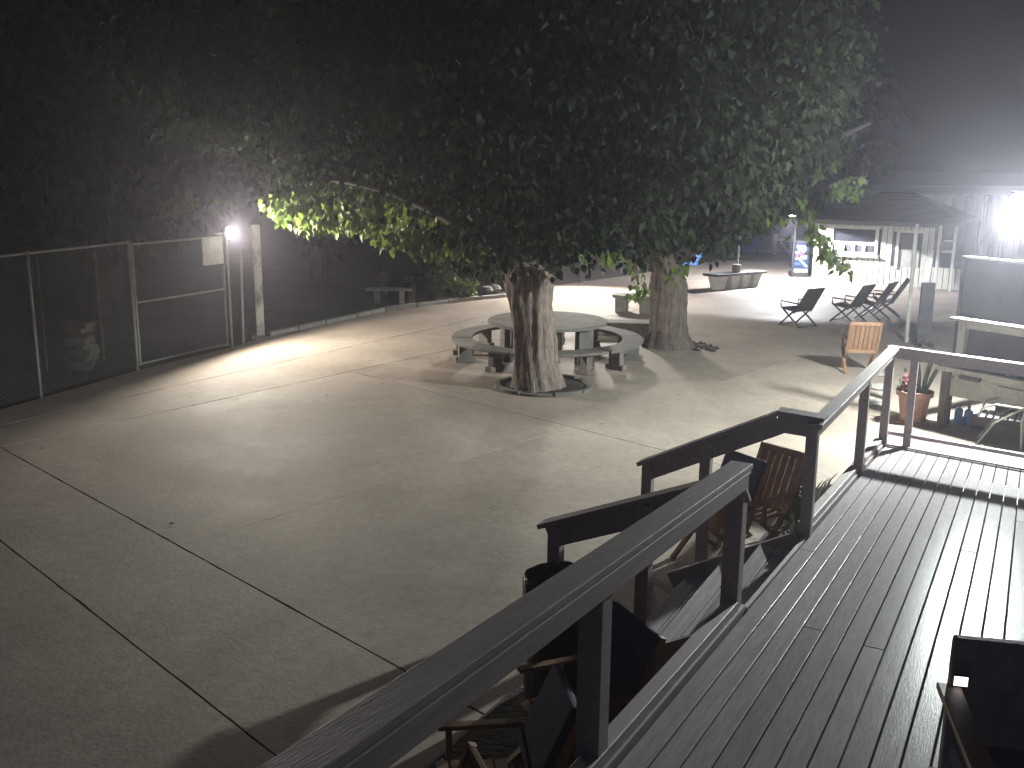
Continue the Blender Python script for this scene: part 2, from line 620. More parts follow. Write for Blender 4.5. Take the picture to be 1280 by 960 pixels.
UEND = lambda v: 5.0 - 0.28 * v
deck = thing('ramp_deck', 'grey plank ramp running down along the right side of the yard', 'deck', dz(0, 0, 0))
pw, gap = 0.119, 0.009
k = 0
v = 0.02
while v < 2.75:
    v2 = v + pw
    u0 = -7.3
    cut = random.uniform(-3.0, 2.5)
    segs = [(u0, None)] if k % 3 else [(u0, cut), (cut + 0.006, None)]
    for a, b in segs:
        ea, eb = (b, b) if b is not None else (UEND(v), UEND(v2))
        lift = random.uniform(-.0012, .0012)
        m = MB()
        m.hexa([dk(a, v, -.035), dk(a, v2, -.035), dk(eb, v2, -.035), dk(ea, v, -.035),
                dk(a, v, lift), dk(a, v2, lift), dk(eb, v2, lift), dk(ea, v, lift)])
        m.build('plank', 'deck', deck, bevel=0.004)
    v = v2 + gap
    k += 1
m = MB()
for vv in (0.1, 0.9, 1.8, 2.6):
    m.beam(dk(-7.2, vv, -.13), dk(4.4, vv, -.13), .05, .18)
m.build('joist_frame', 'old_wood', deck)
for (ua, ub) in ((-7.3, -1.72), (0.28, 4.98)):
    MB().beam(dk(ua, -.02, -.10), dk(ub, -.02, -.10), .04, .26).build('rim_board', 'rail', deck)
MB().beam(dk(5.02, 0, -.10), dk(UEND(2.75) + .02, 2.75, -.10), .04, .24).build('rim_board', 'rail', deck)
# boards closing the side of the ramp down to the ground
u = 0.32
while u < 4.9:
    a, b = dk(u, -.065, -.12), dk(u + .135, -.065, -.12)
    MB().hexa([(a.x, a.y, 0), (a.x + .018, a.y - .01, 0), (b.x + .018, b.y - .01, 0), (b.x, b.y, 0),
               a, a + Vector((.018, -.01, 0)), b + Vector((.018, -.01, 0)), b]).build('skirt_board', 'rail', deck)
    u += .147

ZR = lambda u: 1.715 - 0.025 * u if u > 0 else 1.89 - 0.08 * (u + 1.7)      # height of the hand rails


def rail_run(root, ua, ub, v, capw=.15, apron=True):
    a, b = dz(ua, v, ZR(ua)), dz(ub, v, ZR(ub))
    MB().beam(a, b, capw, .036).build('cap_rail', 'rail', root, bevel=.004)
    if apron:
        d = Vector((0, 0, -.018 - .05))
        MB().beam(a + d, b + d, .04, .096).build('side_rail', 'rail', root, bevel=.003)


def deck_post(root, u, v, s=.095, low=-.28, top=-.02):
    p = dk(u, v, low)
    q = dz(u, v, ZR(u) + top)
    MB().box(((p.x + q.x) / 2, (p.y + q.y) / 2, (p.z + q.z) / 2), (s, s, q.z - p.z), -AZ).build('post', 'rail', root, bevel=.004)


nr = thing('wooden_railing', 'dark wooden railing running along the near left edge of the ramp', 'railing', dk(-3.5, -.1))
for u in (-1.8, -4.12, -6.1):
    deck_post(nr, u, -.08, .115)
rail_run(nr, -7.3, -1.72, -.08, .145)
MB().beam(dz(-7.3, -.015, ZR(-7.3) - .07), dz(-1.9, -.015, ZR(-1.9) - .07), .03, .10).build('side_rail', 'rail', nr, bevel=.003)
MB().beam(dk(-7.3, -.06, .05), dk(-1.85, -.06, .05), .09, .09).build('curb_board', 'rail', nr, bevel=.006)

fr = thing('wooden_railing', 'wooden railing with pale lit cap turning the far corner of the ramp', 'railing', dk(3, -.1))
for u in (.30, 3.05, 4.95):
    deck_post(fr, u, -.02)
rail_run(fr, .22, 5.12, .0, .13)
MB().beam(dk(.36, -.06, .05), dk(4.9, -.06, .05), .09, .09).build('curb_board', 'rail', fr, bevel=.006)
E0, E1 = dz(5.10, -.02, ZR(5.0)), dz(UEND(2.75) + .06, 2.75, ZR(5.0))
ed = (E1 - E0)
MB().beam(E0 - ed.normalized() * .06, E1, .12, .036).build('cap_rail', 'rail', fr, bevel=.004)
MB().beam(E0 + Vector((0, 0, -.075)), E1 + Vector((0, 0, -.075)), .04, .11).build('side_rail', 'rail', fr)
B0, B1 = dk(5.08, -.02, .16), dk(UEND(2.75) + .06, 2.75, .16)
MB().beam(B0, B1, .06, .045).build('lower_rail', 'rail', fr)
for t in (.10, .99):
    p = E0 + ed * t
    b = dk(5.06 - .28 * (2.8 * t), 2.83 * t - .08)
    MB().box((p.x, p.y, (p.z + b.z - .25) / 2), (.09, .09, p.z - b.z + .2), -AZ).build('post', 'rail', fr, bevel=.004)

# ------------------------------------------------------------------ stairs down to the yard
st = thing('wooden_stairs', 'wooden steps leading from the ramp down to the yard between two handrails', 'stairs', dz(-.75, -.7, 0))
SU0, SU1 = -1.70, .22
top_z = P0.z + .06
rise = top_z / 4
for i in range(3):
    vv = -.16 - .31 * i
    z = top_z - rise * (i + 1)
    a, b = dz(SU0, vv, z - .02), dz(SU1, vv, z - .02)
    for o_ in (0, -.15):
        MB().beam(a + V * o_, b + V * o_, .138, .038).build('tread', 'deck', st, bevel=.004)
for u in (SU0 - .03, SU1 + .03):
    a, b = dz(u, -.05, top_z - .16), dz(u, -1.15, .05)
    MB().beam(a, b, .04, .24).build('stringer', 'rail', st)
m = MB()
m.beam(dk(SU0, -.005, -.07), dk(SU1, -.005, -.07), .03, .16)
m.build('nosing_board', 'rail', st)


def stair_rail(label, u, ztop, zlow, L, posts, start=0.0):
    r = thing('stair_handrail', label, 'handrail', dz(u, -.6, 0))
    a, b = dz(u, -.02 - start, ztop), dz(u, -.02 - L, zlow)
    MB().beam(a, b, .15, .036).build('cap_rail', 'rail', r, bevel=.004)
    d = (b - a).normalized()
    a2 = a + Vector((0, 0, -.105))
    b2 = b - d * .07 + Vector((0, 0, -.105))
    MB().beam(a2, b2, .04, .17).build('side_rail', 'rail', r, bevel=.003)
    for s in posts:
        p = a.lerp(b, s)
        MB().box((p.x, p.y, (p.z - .03) / 2), (.095, .095, p.z - .03), -AZ).build('post', 'rail', r, bevel=.004)
    return r


stair_rail('stair handrail beside the black trash bin, nearer of the two', -1.8, 1.865, 1.245, 1.47, (.46, .92))
stair_rail('stair handrail with a wide top, farther of the two beside the steps', .42, 1.745, 1.10, 1.56, (.5, .93), .3)
m = MB()
m.beam(dz(.42, .05, 1.735), dz(.42, -.34, 1.755), .16, .034)
m.build('cap_plate', 'rail', fr)
MB().beam(dz(.42, -.03, 1.64), dz(.42, -.34, 1.655), .05, .16).build('side_rail', 'rail', fr)

# ------------------------------------------------------------------ trees
def trunk_mesh(mb, pts, rad, n=64, rough=.1, seed=0):
    """tapered trunk with vertical ridges and lumps"""
    rs = random.Random(seed)
    ph = [rs.uniform(0, 6.28) for _ in range(6)]
    fine = []
    P = [Vector(p) for p in pts]
    for i in range(len(P) - 1):
        for j in range(6):
            t = j / 6
            fine.append((P[i].lerp(P[i + 1], t), rad[i] * (1 - t) + rad[i + 1] * t))
    fine.append((P[-1], rad[-1]))
    vs_, fs_ = [], []
    for i, (p, r) in enumerate(fine):
        for k in range(n):
            a = 2 * math.pi * k / n
            f = 1 + rough * (.6 * math.sin(3 * a + ph[0] + p.z * 1.1) + .5 * math.sin(5 * a + ph[1] - p.z * 1.9) +
                             .45 * math.sin(11 * a + ph[2] + 2 * math.sin(p.z * 2.3)) + .4 * math.sin(16 * a + ph[3] + 1.5 * math.sin(p.z * 3.1)) + .5 * math.sin(2 * a + ph[4] + p.z * 2.6) * math.sin(p.z * 3.7 + ph[5]))
            f += rs.uniform(-.025, .025)
            vs_.append(p + Vector((math.cos(a) * r * f, math.sin(a) * r * f, rs.uniform(-.01, .01))))
    for i in range(len(fine) - 1):
        for k in range(n):
            a, b = i * n + k, i * n + (k + 1) % n
            fs_.append((a, b, b + n, a + n))
    fs_.append(tuple((len(fine) - 1) * n + k for k in range(n)))
    return mb.add(vs_, fs_)


def limb(mb, a, b, r0, r1, sag=.3, n=9):
    a, b = Vector(a), Vector(b)
    pts, rr = [], []
    for i in range(8):
        t = i / 7
        p = a.lerp(b, t) + Vector((random.uniform(-.06, .06), random.uniform(-.06, .06), sag * math.sin(math.pi * t)))
        pts.append(p)
        rr.append(r0 * (1 - t) + r1 * t)
    return mb.tube(pts, rr, n, jit=.12)


def fill_crown(n, centre, radii, zmin, shell=.35, two=False):
    """cluster centres in an ellipsoid, denser near its skin, above an uneven underside"""
    out = []
    c, r = np.array(centre), np.array(radii)
    lump = [(RNG.uniform(0, 6.28), RNG.uniform(.6, 1.6), RNG.uniform(.6, 1.6)) for _ in range(4)]
    while len(out) < n:
        p = RNG.normal(0, 1, 3)
        p /= np.linalg.norm(p)
        rr = RNG.random() ** shell
        q = c + p * r * rr
        zb = (zmin(q[0], q[1]) if two else zmin(q[0])) + .35 * sum(math.sin(a + q[0] * f1 * 1.3) * math.sin(q[1] * f2) for a, f1, f2 in lump) * .5
        if q[2] < zb:
            if RNG.random() < .5:
                continue
            q[2] = zb + RNG.random() * .7
        out.append(q)
    return np.array(out)


def interp(xs, ys):
    return lambda x: float(np.interp(x, xs, ys))


def scatter_single_leaves(tree, centres, per, length, material):
    """the leaves on the lit fringe, one object each, sharing a few meshes"""
    protos = []
    for i in range(6):
        L = length * (0.75 + .11 * i)
        protos.append(leaf_mesh('leaf', [(0, 0, 0)], [(0, 0, -1)], [(0, -1, 0.15)], [L], [L * (.62 + .04 * (i % 3))], material, curl=.2 + .1 * i))
    base = Vector(WLOC[tree])
    for c in centres:
        for _ in range(per):
            o = bpy.data.objects.new('leaf', random.choice(protos))
            C.objects.link(o)
            o.parent = tree
            o.location = Vector(c) + Vector((random.gauss(0, .16), random.gauss(0, .2), random.gauss(0, .12))) - base
            o.rotation_euler = (random.gauss(.15, .4), random.gauss(0, .45), random.uniform(-1.2, 1.2))


# near tree
T1 = at(671, 484)
t1 = thing('shade_tree', 'big leafy shade tree, the nearer trunk rising from a soil ring beside the round table', 'tree', T1)
top1 = aty(662, 345, T1.y)
m = MB()
trunk_mesh(m, [T1 + Vector((0, 0, -.15)), T1 + Vector((0, 0, .08)), aty(669, 450, T1.y), aty(666, 410, T1.y), aty(662, 380, T1.y), top1,
               aty(655, 318, T1.y)], [.52, .45, .375, .355, .36, .42, .30], rough=.075, seed=3)
m.build('trunk', 'bark', t1, smooth=True)
m = MB()
limb_ends1 = [(-3.4, 17.6, 5.6), (-2.5, 18.8, 5.2), (.2, 14.2, 5.4), (2.6, 15.2, 4.8), (1.5, 19.0, 6.0), (-.9, 17.2, 6.9), (-3.4, 18.4, 3.5)]
for e in limb_ends1:
    s = top1 + Vector((random.uniform(-.15, .15), random.uniform(-.12, .12), random.uniform(-.15, .2)))
    limb(m, s, e, random.uniform(.15, .22), .035, .35)
limb(m, aty(676, 358, T1.y), (1.9, 17.0, 3.9), .14, .03, .1)
m.build('limb', 'bark_dark', t1, smooth=True)
zb1 = interp([-6.5, -5.8, -5.0, -4.2, -3.4, -2.6, -2.0, -1.3, -.6, 0, .6, 1.6, 2.6, 4.2],
             [3.9, 3.2, 3.05, 3.05, 2.85, 2.7, 2.5, 2.35, 2.25, 2.1, 2.2, 2.15, 2.3, 3.0])
def under1(x, y):
    """underside of the nearer crown: high towards the viewer on the left, low round the trunk"""
    return zb1(x) + max(0.0, 19.3 - y) * .42 * min(1.0, max(0.0, (-.2 - x) / 1.2))


cl = fill_crown(1600, (-.6, 17.0, 5.6), (5.9, 4.6, 3.6), under1, two=True)
leaf_object('crown', t1, cluster_leaves(cl, .55, 34, .155), 'leaf')
# hanging twigs of the lit fringe
fringe1 = []
for px, py, Y in [(350, 262, 18.6), (362, 268, 18.7), (376, 262, 18.6), (392, 255, 18.4), (408, 258, 18.3), (425, 250, 18.2), (440, 262, 18.1),
                  (455, 238, 18.0), (400, 238, 18.4), (420, 228, 18.3), (470, 230, 18.0), (485, 222, 18.0), (372, 248, 18.5), (430, 272, 18.1),
                  (452, 278, 17.9), (482, 292, 17.7), (492, 302, 17.6), (510, 282, 17.5), (522, 296, 17.5), (532, 312, 17.4), (540, 300, 17.4),
                  (556, 288, 17.3), (575, 302, 17.2), (590, 308, 17.2), (215, 258, 19.0), (235, 252, 19.0), (255, 258, 19.0), (228, 246, 19.0), (280, 256, 19),
                  (610, 320, 16.6), (700, 310, 16.4), (722, 300, 16.4), (745, 310, 16.6), (760, 322, 16.6)]:
    fringe1.append(aty(px, py, Y + 2.0 if px < 480 else Y + .8))
lo_x, lo_y, hi_y = [335, 370, 440, 490, 540, 590], [268, 284, 282, 300, 318, 305], [248, 222, 212, 208, 215, 240]
for _ in range(48):
    px = random.uniform(338, 590)
    t_ = random.random() ** .8
    py = np.interp(px, lo_x, lo_y) * t_ + np.interp(px, lo_x, hi_y) * (1 - t_)
    fringe1.append(aty(px, py, np.interp(px, [338, 470, 590], [20.9, 20.2, 18.2]) + random.uniform(-.5, .6)))
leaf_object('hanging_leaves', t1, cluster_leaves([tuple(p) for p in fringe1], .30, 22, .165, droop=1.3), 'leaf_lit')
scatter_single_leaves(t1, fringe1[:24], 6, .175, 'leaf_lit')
m = MB()
for i in range(0, 24):
    p = fringe1[i]
    limb(m, p + Vector((random.uniform(.5, 1.1), random.uniform(-.3, .1), random.uniform(.25, .7))), p, .014, .006, .05, 5)
m.build('twigs', 'bark_dark', t1)

# far tree
T2 = at(836, 433)
t2 = thing('shade_tree', 'leafy shade tree with a thick straight trunk, farther behind the round table', 'tree', T2)
top2 = aty(834, 338, T2.y)
m = MB()
trunk_mesh(m, [T2 + Vector((0, 0, -.15)), T2 + Vector((0, 0, .06)), aty(836, 415, T2.y), aty(836, 385, T2.y), aty(836, 358, T2.y), top2,
               aty(828, 305, T2.y)], [.60, .52, .40, .37, .41, .33, .30], rough=.065, seed=5)
m.build('trunk', 'bark_brown', t2, smooth=True)
m = MB()
for e in [(.6, 19.4, 4.8), (2.4, 17.9, 5.2), (6.6, 19.0, 4.6), (5.4, 23.4, 5.5), (3.6, 21.5, 7.5), (7.3, 21.0, 3.6), (1.2, 22.5, 5.0)]:
    s = top2 + Vector((random.uniform(-.15, .15), random.uniform(-.12, .12), random.uniform(-.1, .25)))
    limb(m, s, e, random.uniform(.16, .22), .035, .3)
m.build('limb', 'bark_dark', t2, smooth=True)
zb2 = interp([-.8, .5, 1.6, 2.4, 3.2, 4.0, 4.8, 5.6, 6.4, 7.2, 8.0],
             [3.2, 2.2, 1.95, 1.7, 1.75, 2.1, 2.3, 2.3, 2.5, 3.0, 3.8])
cl = fill_crown(1200, (3.1, 20.6, 6.0), (3.5, 4.2, 4.0), zb2)
leaf_object('crown', t2, cluster_leaves(cl, .58, 34, .155), 'leaf')
fringe2 = []
for px, py, Y in [(1018, 288, 19.5), (1026, 300, 19.4), (1033, 310, 19.4), (1041, 318, 19.3), (1048, 326, 19.3), (1056, 333, 19.3), (1022, 294, 19.5),
                  (1037, 322, 19.3), (1050, 330, 19.3), (1005, 262, 19.6), (1040, 240, 19.6), (1052, 232, 19.6), (1072, 240, 19.6), (1065, 225, 19.6), (1012, 275, 19.6),
                  (995, 250, 19.6), (1018, 215, 19.8), (990, 205, 19.8), (970, 188, 19.8), (950, 185, 19.8), (1035, 205, 19.8), (935, 165, 19.6),
                  (875, 300, 19.4), (862, 290, 19.4), (845, 345, 19.9), (850, 330, 19.8), (800, 340, 19.5), (790, 325, 19.5), (798, 355, 19.4), (880, 285, 19.5), (900, 270, 19.4), (918, 262, 19.4),
                  (960, 270, 19.6), (980, 275, 19.6), (795, 370, 19.4), (805, 362, 19.5)]:
    fringe2.append(aty(px, py, Y))
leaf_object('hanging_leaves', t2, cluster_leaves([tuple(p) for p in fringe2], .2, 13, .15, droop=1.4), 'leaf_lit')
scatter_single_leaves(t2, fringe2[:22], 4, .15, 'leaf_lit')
m = MB()
for a, b in ((0, 3), (3, 5), (5, 8)):
    limb(m, fringe2[a], fringe2[b], .018, .01, .02, 5)
limb(m, aty(985, 250, 20), fringe2[0], .03, .018, .1, 6)
m.build('twigs', 'bark_dark', t2)

# soil rings at the trunks
for T, r, lab in ((T1, 0.86, 'low round concrete kerb around the soil at the nearer tree trunk'),):
    ring = thing('planter_ring', lab, 'planter', T + Vector((.12, .1, 0)))
    c = T + Vector((.12, .1, 0))
    for k in range(9):
        a0, a1 = 2 * math.pi * (k + .03) / 9, 2 * math.pi * (k + .97) / 9
        poly = [(c.x + math.cos(a0 + (a1 - a0) * j / 5) * r, c.y + math.sin(a0 + (a1 - a0) * j / 5) * r) for j in range(6)]
        poly += [(c.x + math.cos(a1 - (a1 - a0) * j / 5) * (r - .1), c.y + math.sin(a1 - (a1 - a0) * j / 5) * (r - .1)) for j in range(6)]
        h = .05 + random.uniform(-.012, .012)
        MB().prism(poly, -.05, h).build('kerb_stone', 'concrete_cast', ring, bevel=.01)
    MB().lathe(c + Vector((0, 0, -.03)), [(r - .1, 0), (r - .1, .035), (.4, .06)], 30).build('soil', 'soil', ring)
m = MB()
for _ in range(60):
    a, rr = random.uniform(-.6, .9), random.uniform(.4, 1.0)
    p = T2 + Vector((math.cos(a) * rr, math.sin(a) * rr - .15, .01))
    m.box(p, (random.uniform(.03, .11), random.uniform(.03, .09), random.uniform(.01, .05)), random.uniform(0, 3))
tag(m.build('leaf_litter', 'soil'), 'dead leaves and bark lying at the foot of the farther trunk', 'debris', kind='stuff')

n_l = 90
pos = np.zeros((n_l, 3))
pos[:, 0] = RNG.normal(1.0, 4.5, n_l)
pos[:, 1] = RNG.uniform(8.5, 31, n_l)
pos[:, 2] = .012
dd = RNG.normal(0, 1, (n_l, 3))
dd[:, 2] = RNG.uniform(-.05, .12, n_l)
nn_ = RNG.normal(0, .25, (n_l, 3)) + np.array([0, 0, 1.0])
LL = RNG.uniform(.025, .065, n_l)
fl_me = leaf_mesh('fallen_leaves', pos, dd, nn_, LL, LL * .6, 'leaf_dry', curl=-.25)
fo = bpy.data.objects.new('fallen_leaves', fl_me)
C.objects.link(fo)
tag(fo, 'dry leaves scattered thinly over the paving', 'leaves', kind='stuff')

# ------------------------------------------------------------------ round table and ring of benches
TC = at(684, 419, .45)
TC = Vector((TC.x, TC.y, 0))
mpp = TC.y * 1.02 / FPX
RO, RI = 119 * mpp, 119 * mpp - .42
RT = 74 * mpp
tb = thing('round_table', 'large round concrete table in the middle of the curved benches', 'table', TC)
MB().lathe(TC, [(RT - .04, .70), (RT, .705), (RT, .755), (RT - .012, .765)], 56).build('table_top', 'concrete_cast', tb)
for k in range(6):
    a = 2 * math.pi * (k + .3) / 6
    p = TC + Vector((math.cos(a) * RT * .74, math.sin(a) * RT * .74, 0))
    MB().box(p + Vector((0, 0, .345)), (.3, .12, .69), a + math.pi / 2).build('leg', 'concrete_cast', tb, bevel=.012)
side = ['right rear', 'rear', 'left rear', 'left front', 'front', 'right front']
bench_label = ['curved concrete bench behind the table on the side of the farther tree',
               'curved concrete bench hidden mostly behind the round table top',
               'curved concrete bench on the far left of the round table',
               'curved concrete bench with dark stepped feet, leftmost in front of the table',
               'curved concrete bench partly hidden by the nearer tree trunk',
               'curved concrete bench casting a dark shadow, rightmost in front of the table']
for k in range(6):
    a0, a1 = 2 * math.pi * (k + .012) / 6 + .1, 2 * math.pi * (k + .988) / 6 + .1
    am = (a0 + a1) / 2
    b = thing('curved_bench', bench_label[k], 'bench', TC + Vector((math.cos(am) * (RO - .2), math.sin(am) * (RO - .2), 0)), 'ring of curved benches')
    N = 10
    poly = [(TC.x + math.cos(a0 + (a1 - a0) * j / N) * RO, TC.y + math.sin(a0 + (a1 - a0) * j / N) * RO) for j in range(N + 1)]
    poly += [(TC.x + math.cos(a1 - (a1 - a0) * j / N) * RI, TC.y + math.sin(a1 - (a1 - a0) * j / N) * RI) for j in range(N + 1)]
    MB().prism(poly, .37, .425).build('seat', 'concrete_cast', b, bevel=.012)
    for f in (.2, .8):
        a = a0 + (a1 - a0) * f
        d = Vector((math.cos(a), math.sin(a), 0))
        c = TC + d * ((RO + RI) / 2)
        m = MB()
        m.box(c + Vector((0, 0, .185)), (.26, .13, .37), a)
        m.box(c + Vector((0, 0, .05)), (.40, .15, .10), a)
        m.build('foot', 'concrete_cast', b, bevel=.01)


def slab_bench(name, label, p, L, W, Hh, rz, top=.09, feet=2, material='concrete_cast', group=None, round_top=False, lw=.14):
    b = local_thing(name, label, 'bench', p, rz, group)
    if round_top:
        MB().lathe((0, 0, 0), [(L / 2 - .03, Hh - top), (L / 2, Hh - top * .7), (L / 2, Hh - .01), (L / 2 - .02, Hh)], 30, 1, W / L).build('seat', material, b)
    else:
        MB().box((0, 0, Hh - top / 2), (L, W, top)).build('seat', material, b, bevel=.015)
    for k in range(feet):
        x = (-.5 + (k + .5) / feet) * L * (.9 if feet > 2 else 1.1)
        m = MB()
        w0, w1 = W * .72, W * .5
        hh = Hh - top
        m.hexa([(x - lw / 2, -w1 / 2, 0), (x + lw / 2, -w1 / 2, 0), (x + lw / 2, w1 / 2, 0), (x - lw / 2, w1 / 2, 0),
                (x - lw / 2, -w0 / 2, hh), (x + lw / 2, -w0 / 2, hh), (x + lw / 2, w0 / 2, hh), (x - lw / 2, w0 / 2, hh)])
        m.build('leg', material, b, bevel=.01)
    return b


slab_bench('stone_bench', 'small plain bench standing in the dark by the left planting bed', at(487, 379), 1.25, .4, .42, R(4), material='stone', top=.07)
slab_bench('round_bench', 'concrete bench with a rounded top on pale legs left of the farther trunk', at(792, 390), 1.15, .75, .46, R(-14), round_top=True, lw=.3)
m = MB()
p = at(776, 421)
m.box((0, 0, .15), (1.55, .55, .3))
o = m.build('concrete_block', 'concrete_cast', bevel=.02)
o.location = p + Vector((.1, .35, 0))
o.rotation_euler = (0, 0, R(-7))
tag(o, 'long low concrete block beside the farther tree trunk', 'block')

# bench table round the thin pole
BT = at(918, 360)
bt = local_thing('concrete_table', 'long flared concrete table around the thin pole in the bright far yard', 'table', BT, R(36))
MB().box((0, 0, .47), (2.3, .62, .07)).build('table_top', 'dark_board', bt, bevel=.01)
for x in (-.78, -.2, .3, .8):  # lamplight on the concrete legs put into a paler colour
    MB().hexa([(x - .12, -.16, 0), (x + .12, -.16, 0), (x + .12, .16, 0), (x - .12, .16, 0),
               (x - .2, -.24, .43), (x + .2, -.24, .43), (x + .2, .24, .43), (x - .2, .24, .43)]).build('leg', 'white_paint', bt)
pl = MB().tube([BT + Vector((.12, .3, -.05)), BT + Vector((.14, .3, 1.9))], .028, 8).build('thin_pole', 'pale_metal')
tag(pl, 'thin pale pole rising behind the long concrete table', 'pole')
pc = MB().lathe(BT + Vector((.02, -.05, .506)), [(.1, 0), (.13, .02), (.15, .24), (.13, .25)], 16).build('bucket', 'old_wood')
tag(pc, 'small brown bucket on the long concrete table', 'bucket')

# ------------------------------------------------------------------ chain link fence, gate and lamp on the left
def chain_link(name, parent, a, b, z0, z1, cell=.075, r=.0022):
    """woven diagonal wires between two posts"""
    a, b = Vector(a), Vector(b)
    L = (b - a).length
    d = (b - a) / L
    Hh = z1 - z0
    m = MB()
    n = int((L + Hh) / cell)
    for k in range(n):
        s = -Hh + (k + .5) * cell
        for sg in (1, -1):
            x0, x1 = (s, s + Hh) if sg > 0 else (s + Hh, s)
            za, zb = z0, z1
            t0, t1 = 0.0, 1.0
            lo, hi = min(x0, x1), max(x0, x1)
            def cl_(x):
                return (x - x0) / (x1 - x0)
            ts = sorted((cl_(0), cl_(L)))
            t0, t1 = max(0, ts[0]), min(1, ts[1])
            if t1 - t0 < .02:
                continue
            p = a + d * (x0 + (x1 - x0) * t0)
            q = a + d * (x0 + (x1 - x0) * t1)
            p = Vector((p.x, p.y, za + Hh * t0))
            q = Vector((q.x, q.y, za + Hh * t1))
            m.beam(p, q, r * 2, r * 2)
    o = m.build(name, 'wire', parent)
    o['kind'] = 'stuff'
    return o


FA = Vector((-9.2, 11.2, 0))
FB = at(172, 461)
FC = at(288, 434)
ZF = aty(166, 301, FB.y).z
fe = thing('chain_link_fence', 'tall chain link fence on the left edge of the yard, left of the gate', 'fence', FB)
n_p = 4
for k in range(n_p):
    p = FA.lerp(FB, k / (n_p - 1))
    MB().tube([(p.x, p.y, -.1), (p.x, p.y, ZF)], .03, 10).build('post', 'galv', fe)
MB().tube([(FA.x, FA.y, ZF - .03), (FB.x, FB.y, ZF - .03)], .022, 8).build('top_rail', 'galv', fe)
chain_link('wire_mesh', fe, FA, FB, .04, ZF - .03)
p = at(146, 452) + Vector((-.35, .2, 0))
gt = thing('chain_link_gate', 'chain link gate with a middle rail beside the floodlight post', 'gate', FC)
ZG = aty(285, 294, FC.y).z
ga, gb = FB + (FC - FB) * .03, FB + (FC - FB) * .97
for p in (ga, gb):
    MB().tube([(p.x, p.y, .05), (p.x, p.y, ZG)], .025, 10).build('gate_post', 'galv', gt)
for z in (.08, ZG * .53, ZG - .02):
    MB().tube([(ga.x, ga.y, z), (gb.x, gb.y, z)], .02, 8).build('gate_rail', 'galv', gt)
chain_link('wire_mesh', gt, ga, gb, .08, ZG - .02)
sg = MB()
fd = (FC - FB).normalized()
fn = Vector((fd.y, -fd.x, 0))
a = aty(262, 296, FC.y - .5) + fn * .03
sg.hexa([gb + fn * .04 + fd * (-.62) + Vector((0, 0, ZG - .56)), gb + fn * .04 + fd * (-.05) + Vector((0, 0, ZG - .56)),
         gb + fn * .055 + fd * (-.05) + Vector((0, 0, ZG - .56)), gb + fn * .055 + fd * (-.62) + Vector((0, 0, ZG - .56)),
         gb + fn * .04 + fd * (-.62) + Vector((0, 0, ZG - .01)), gb + fn * .04 + fd * (-.05) + Vector((0, 0, ZG - .01)),
         gb + fn * .055 + fd * (-.05) + Vector((0, 0, ZG - .01)), gb + fn * .055 + fd * (-.62) + Vector((0, 0, ZG - .01))])
tag(sg.build('blank_sign', 'white_paint'), 'pale rectangular board hung on the gate under the floodlight', 'sign')
tp = at(304, 428)
tag(MB().tube([tp + Vector((0, 0, -.1)), aty(301, 312, tp.y)], .028, 8).build('steel_pole', 'galv'), 'slim steel pole between the gate and the white post', 'pole')
wp = at(326, 422)
ztop = aty(320, 281, wp.y).z
wpt = thing('white_post', 'thick white post with peeling paint at the gate, lit by the floodlight', 'post', wp)
MB().box((wp.x, wp.y, ztop / 2 - .05), (.17, .17, ztop + .1), R(18)).build('shaft', 'white_post', wpt, bevel=.012)
MB().box((wp.x - .1, wp.y - .05, ztop - .05), (.1, .12, .1), R(18)).build('bracket', 'white_post', wpt)
MB().box((wp.x, wp.y + .02, .03), (.4, .34, .06), R(18)).build('footing', 'concrete_cast', wpt)

L1 = aty(288, 291, FC.y - .12)
lp = thing('floodlight', 'burning white floodlight on the gate post at the left', 'lamp', L1)
ax1 = Vector((.945, -.32, 0)).normalized()
MB().tube([L1 - ax1 * .16, L1 - ax1 * .03], [.08, .125], 14).build('housing', 'dark_metal', lp)
MB().tube([L1 - ax1 * .03, L1 - ax1 * .005, L1 + ax1 * .05], [.12, .115, .05], 18).build('lens', 'lamp_glass', lp)
MB().tube([L1 - ax1 * .1, L1 - ax1 * .1 - fd * .35 + Vector((0, 0, -.01))], .02, 8).build('arm', 'galv', lp)
MB().tube([(L1.x - ax1.x * .1, L1.y - ax1.y * .1, .0), (L1.x - ax1.x * .1, L1.y - ax1.y * .1, L1.z)], .026, 8).build('pole', 'galv', lp)
spot('floodlight_beam', L1 + ax1 * .09, L1 + ax1 * 2 + Vector((0, 0, -.12)), 1250, 176, .3, (1, .93, .8), .05)

# stack of goods behind the fence
sp_ = at(118, 466) + Vector((-.35, .35, 0))
stk = thing('carton_stack', 'leaning stack of flattened cartons in the dark behind the fence', 'cartons', sp_)
z = 0
for k in range(9):
    h = random.uniform(.06, .15)
    MB().box((sp_.x + random.uniform(-.05, .05), sp_.y + random.uniform(-.05, .05), z + h / 2), (random.uniform(.36, .5), .4, h - .006), random.uniform(-.3, .3)).build(
        'carton', random.choice(['carton', 'old_wood', 'dark_board', 'old_wood']), stk)
    z += h
for (x, y), lab in (((78, 470), 'slim leaning stake behind the fence, farther left'), ((150, 458), 'slim leaning stake behind the fence, next to the gate')):
    p = at(x, y) + Vector((-.5, .5, 0))
    tag(MB().tube([p, p + Vector((-.05, .1, 2.1))], .022, 7).build('wooden_stake', 'old_wood'), lab, 'stake')


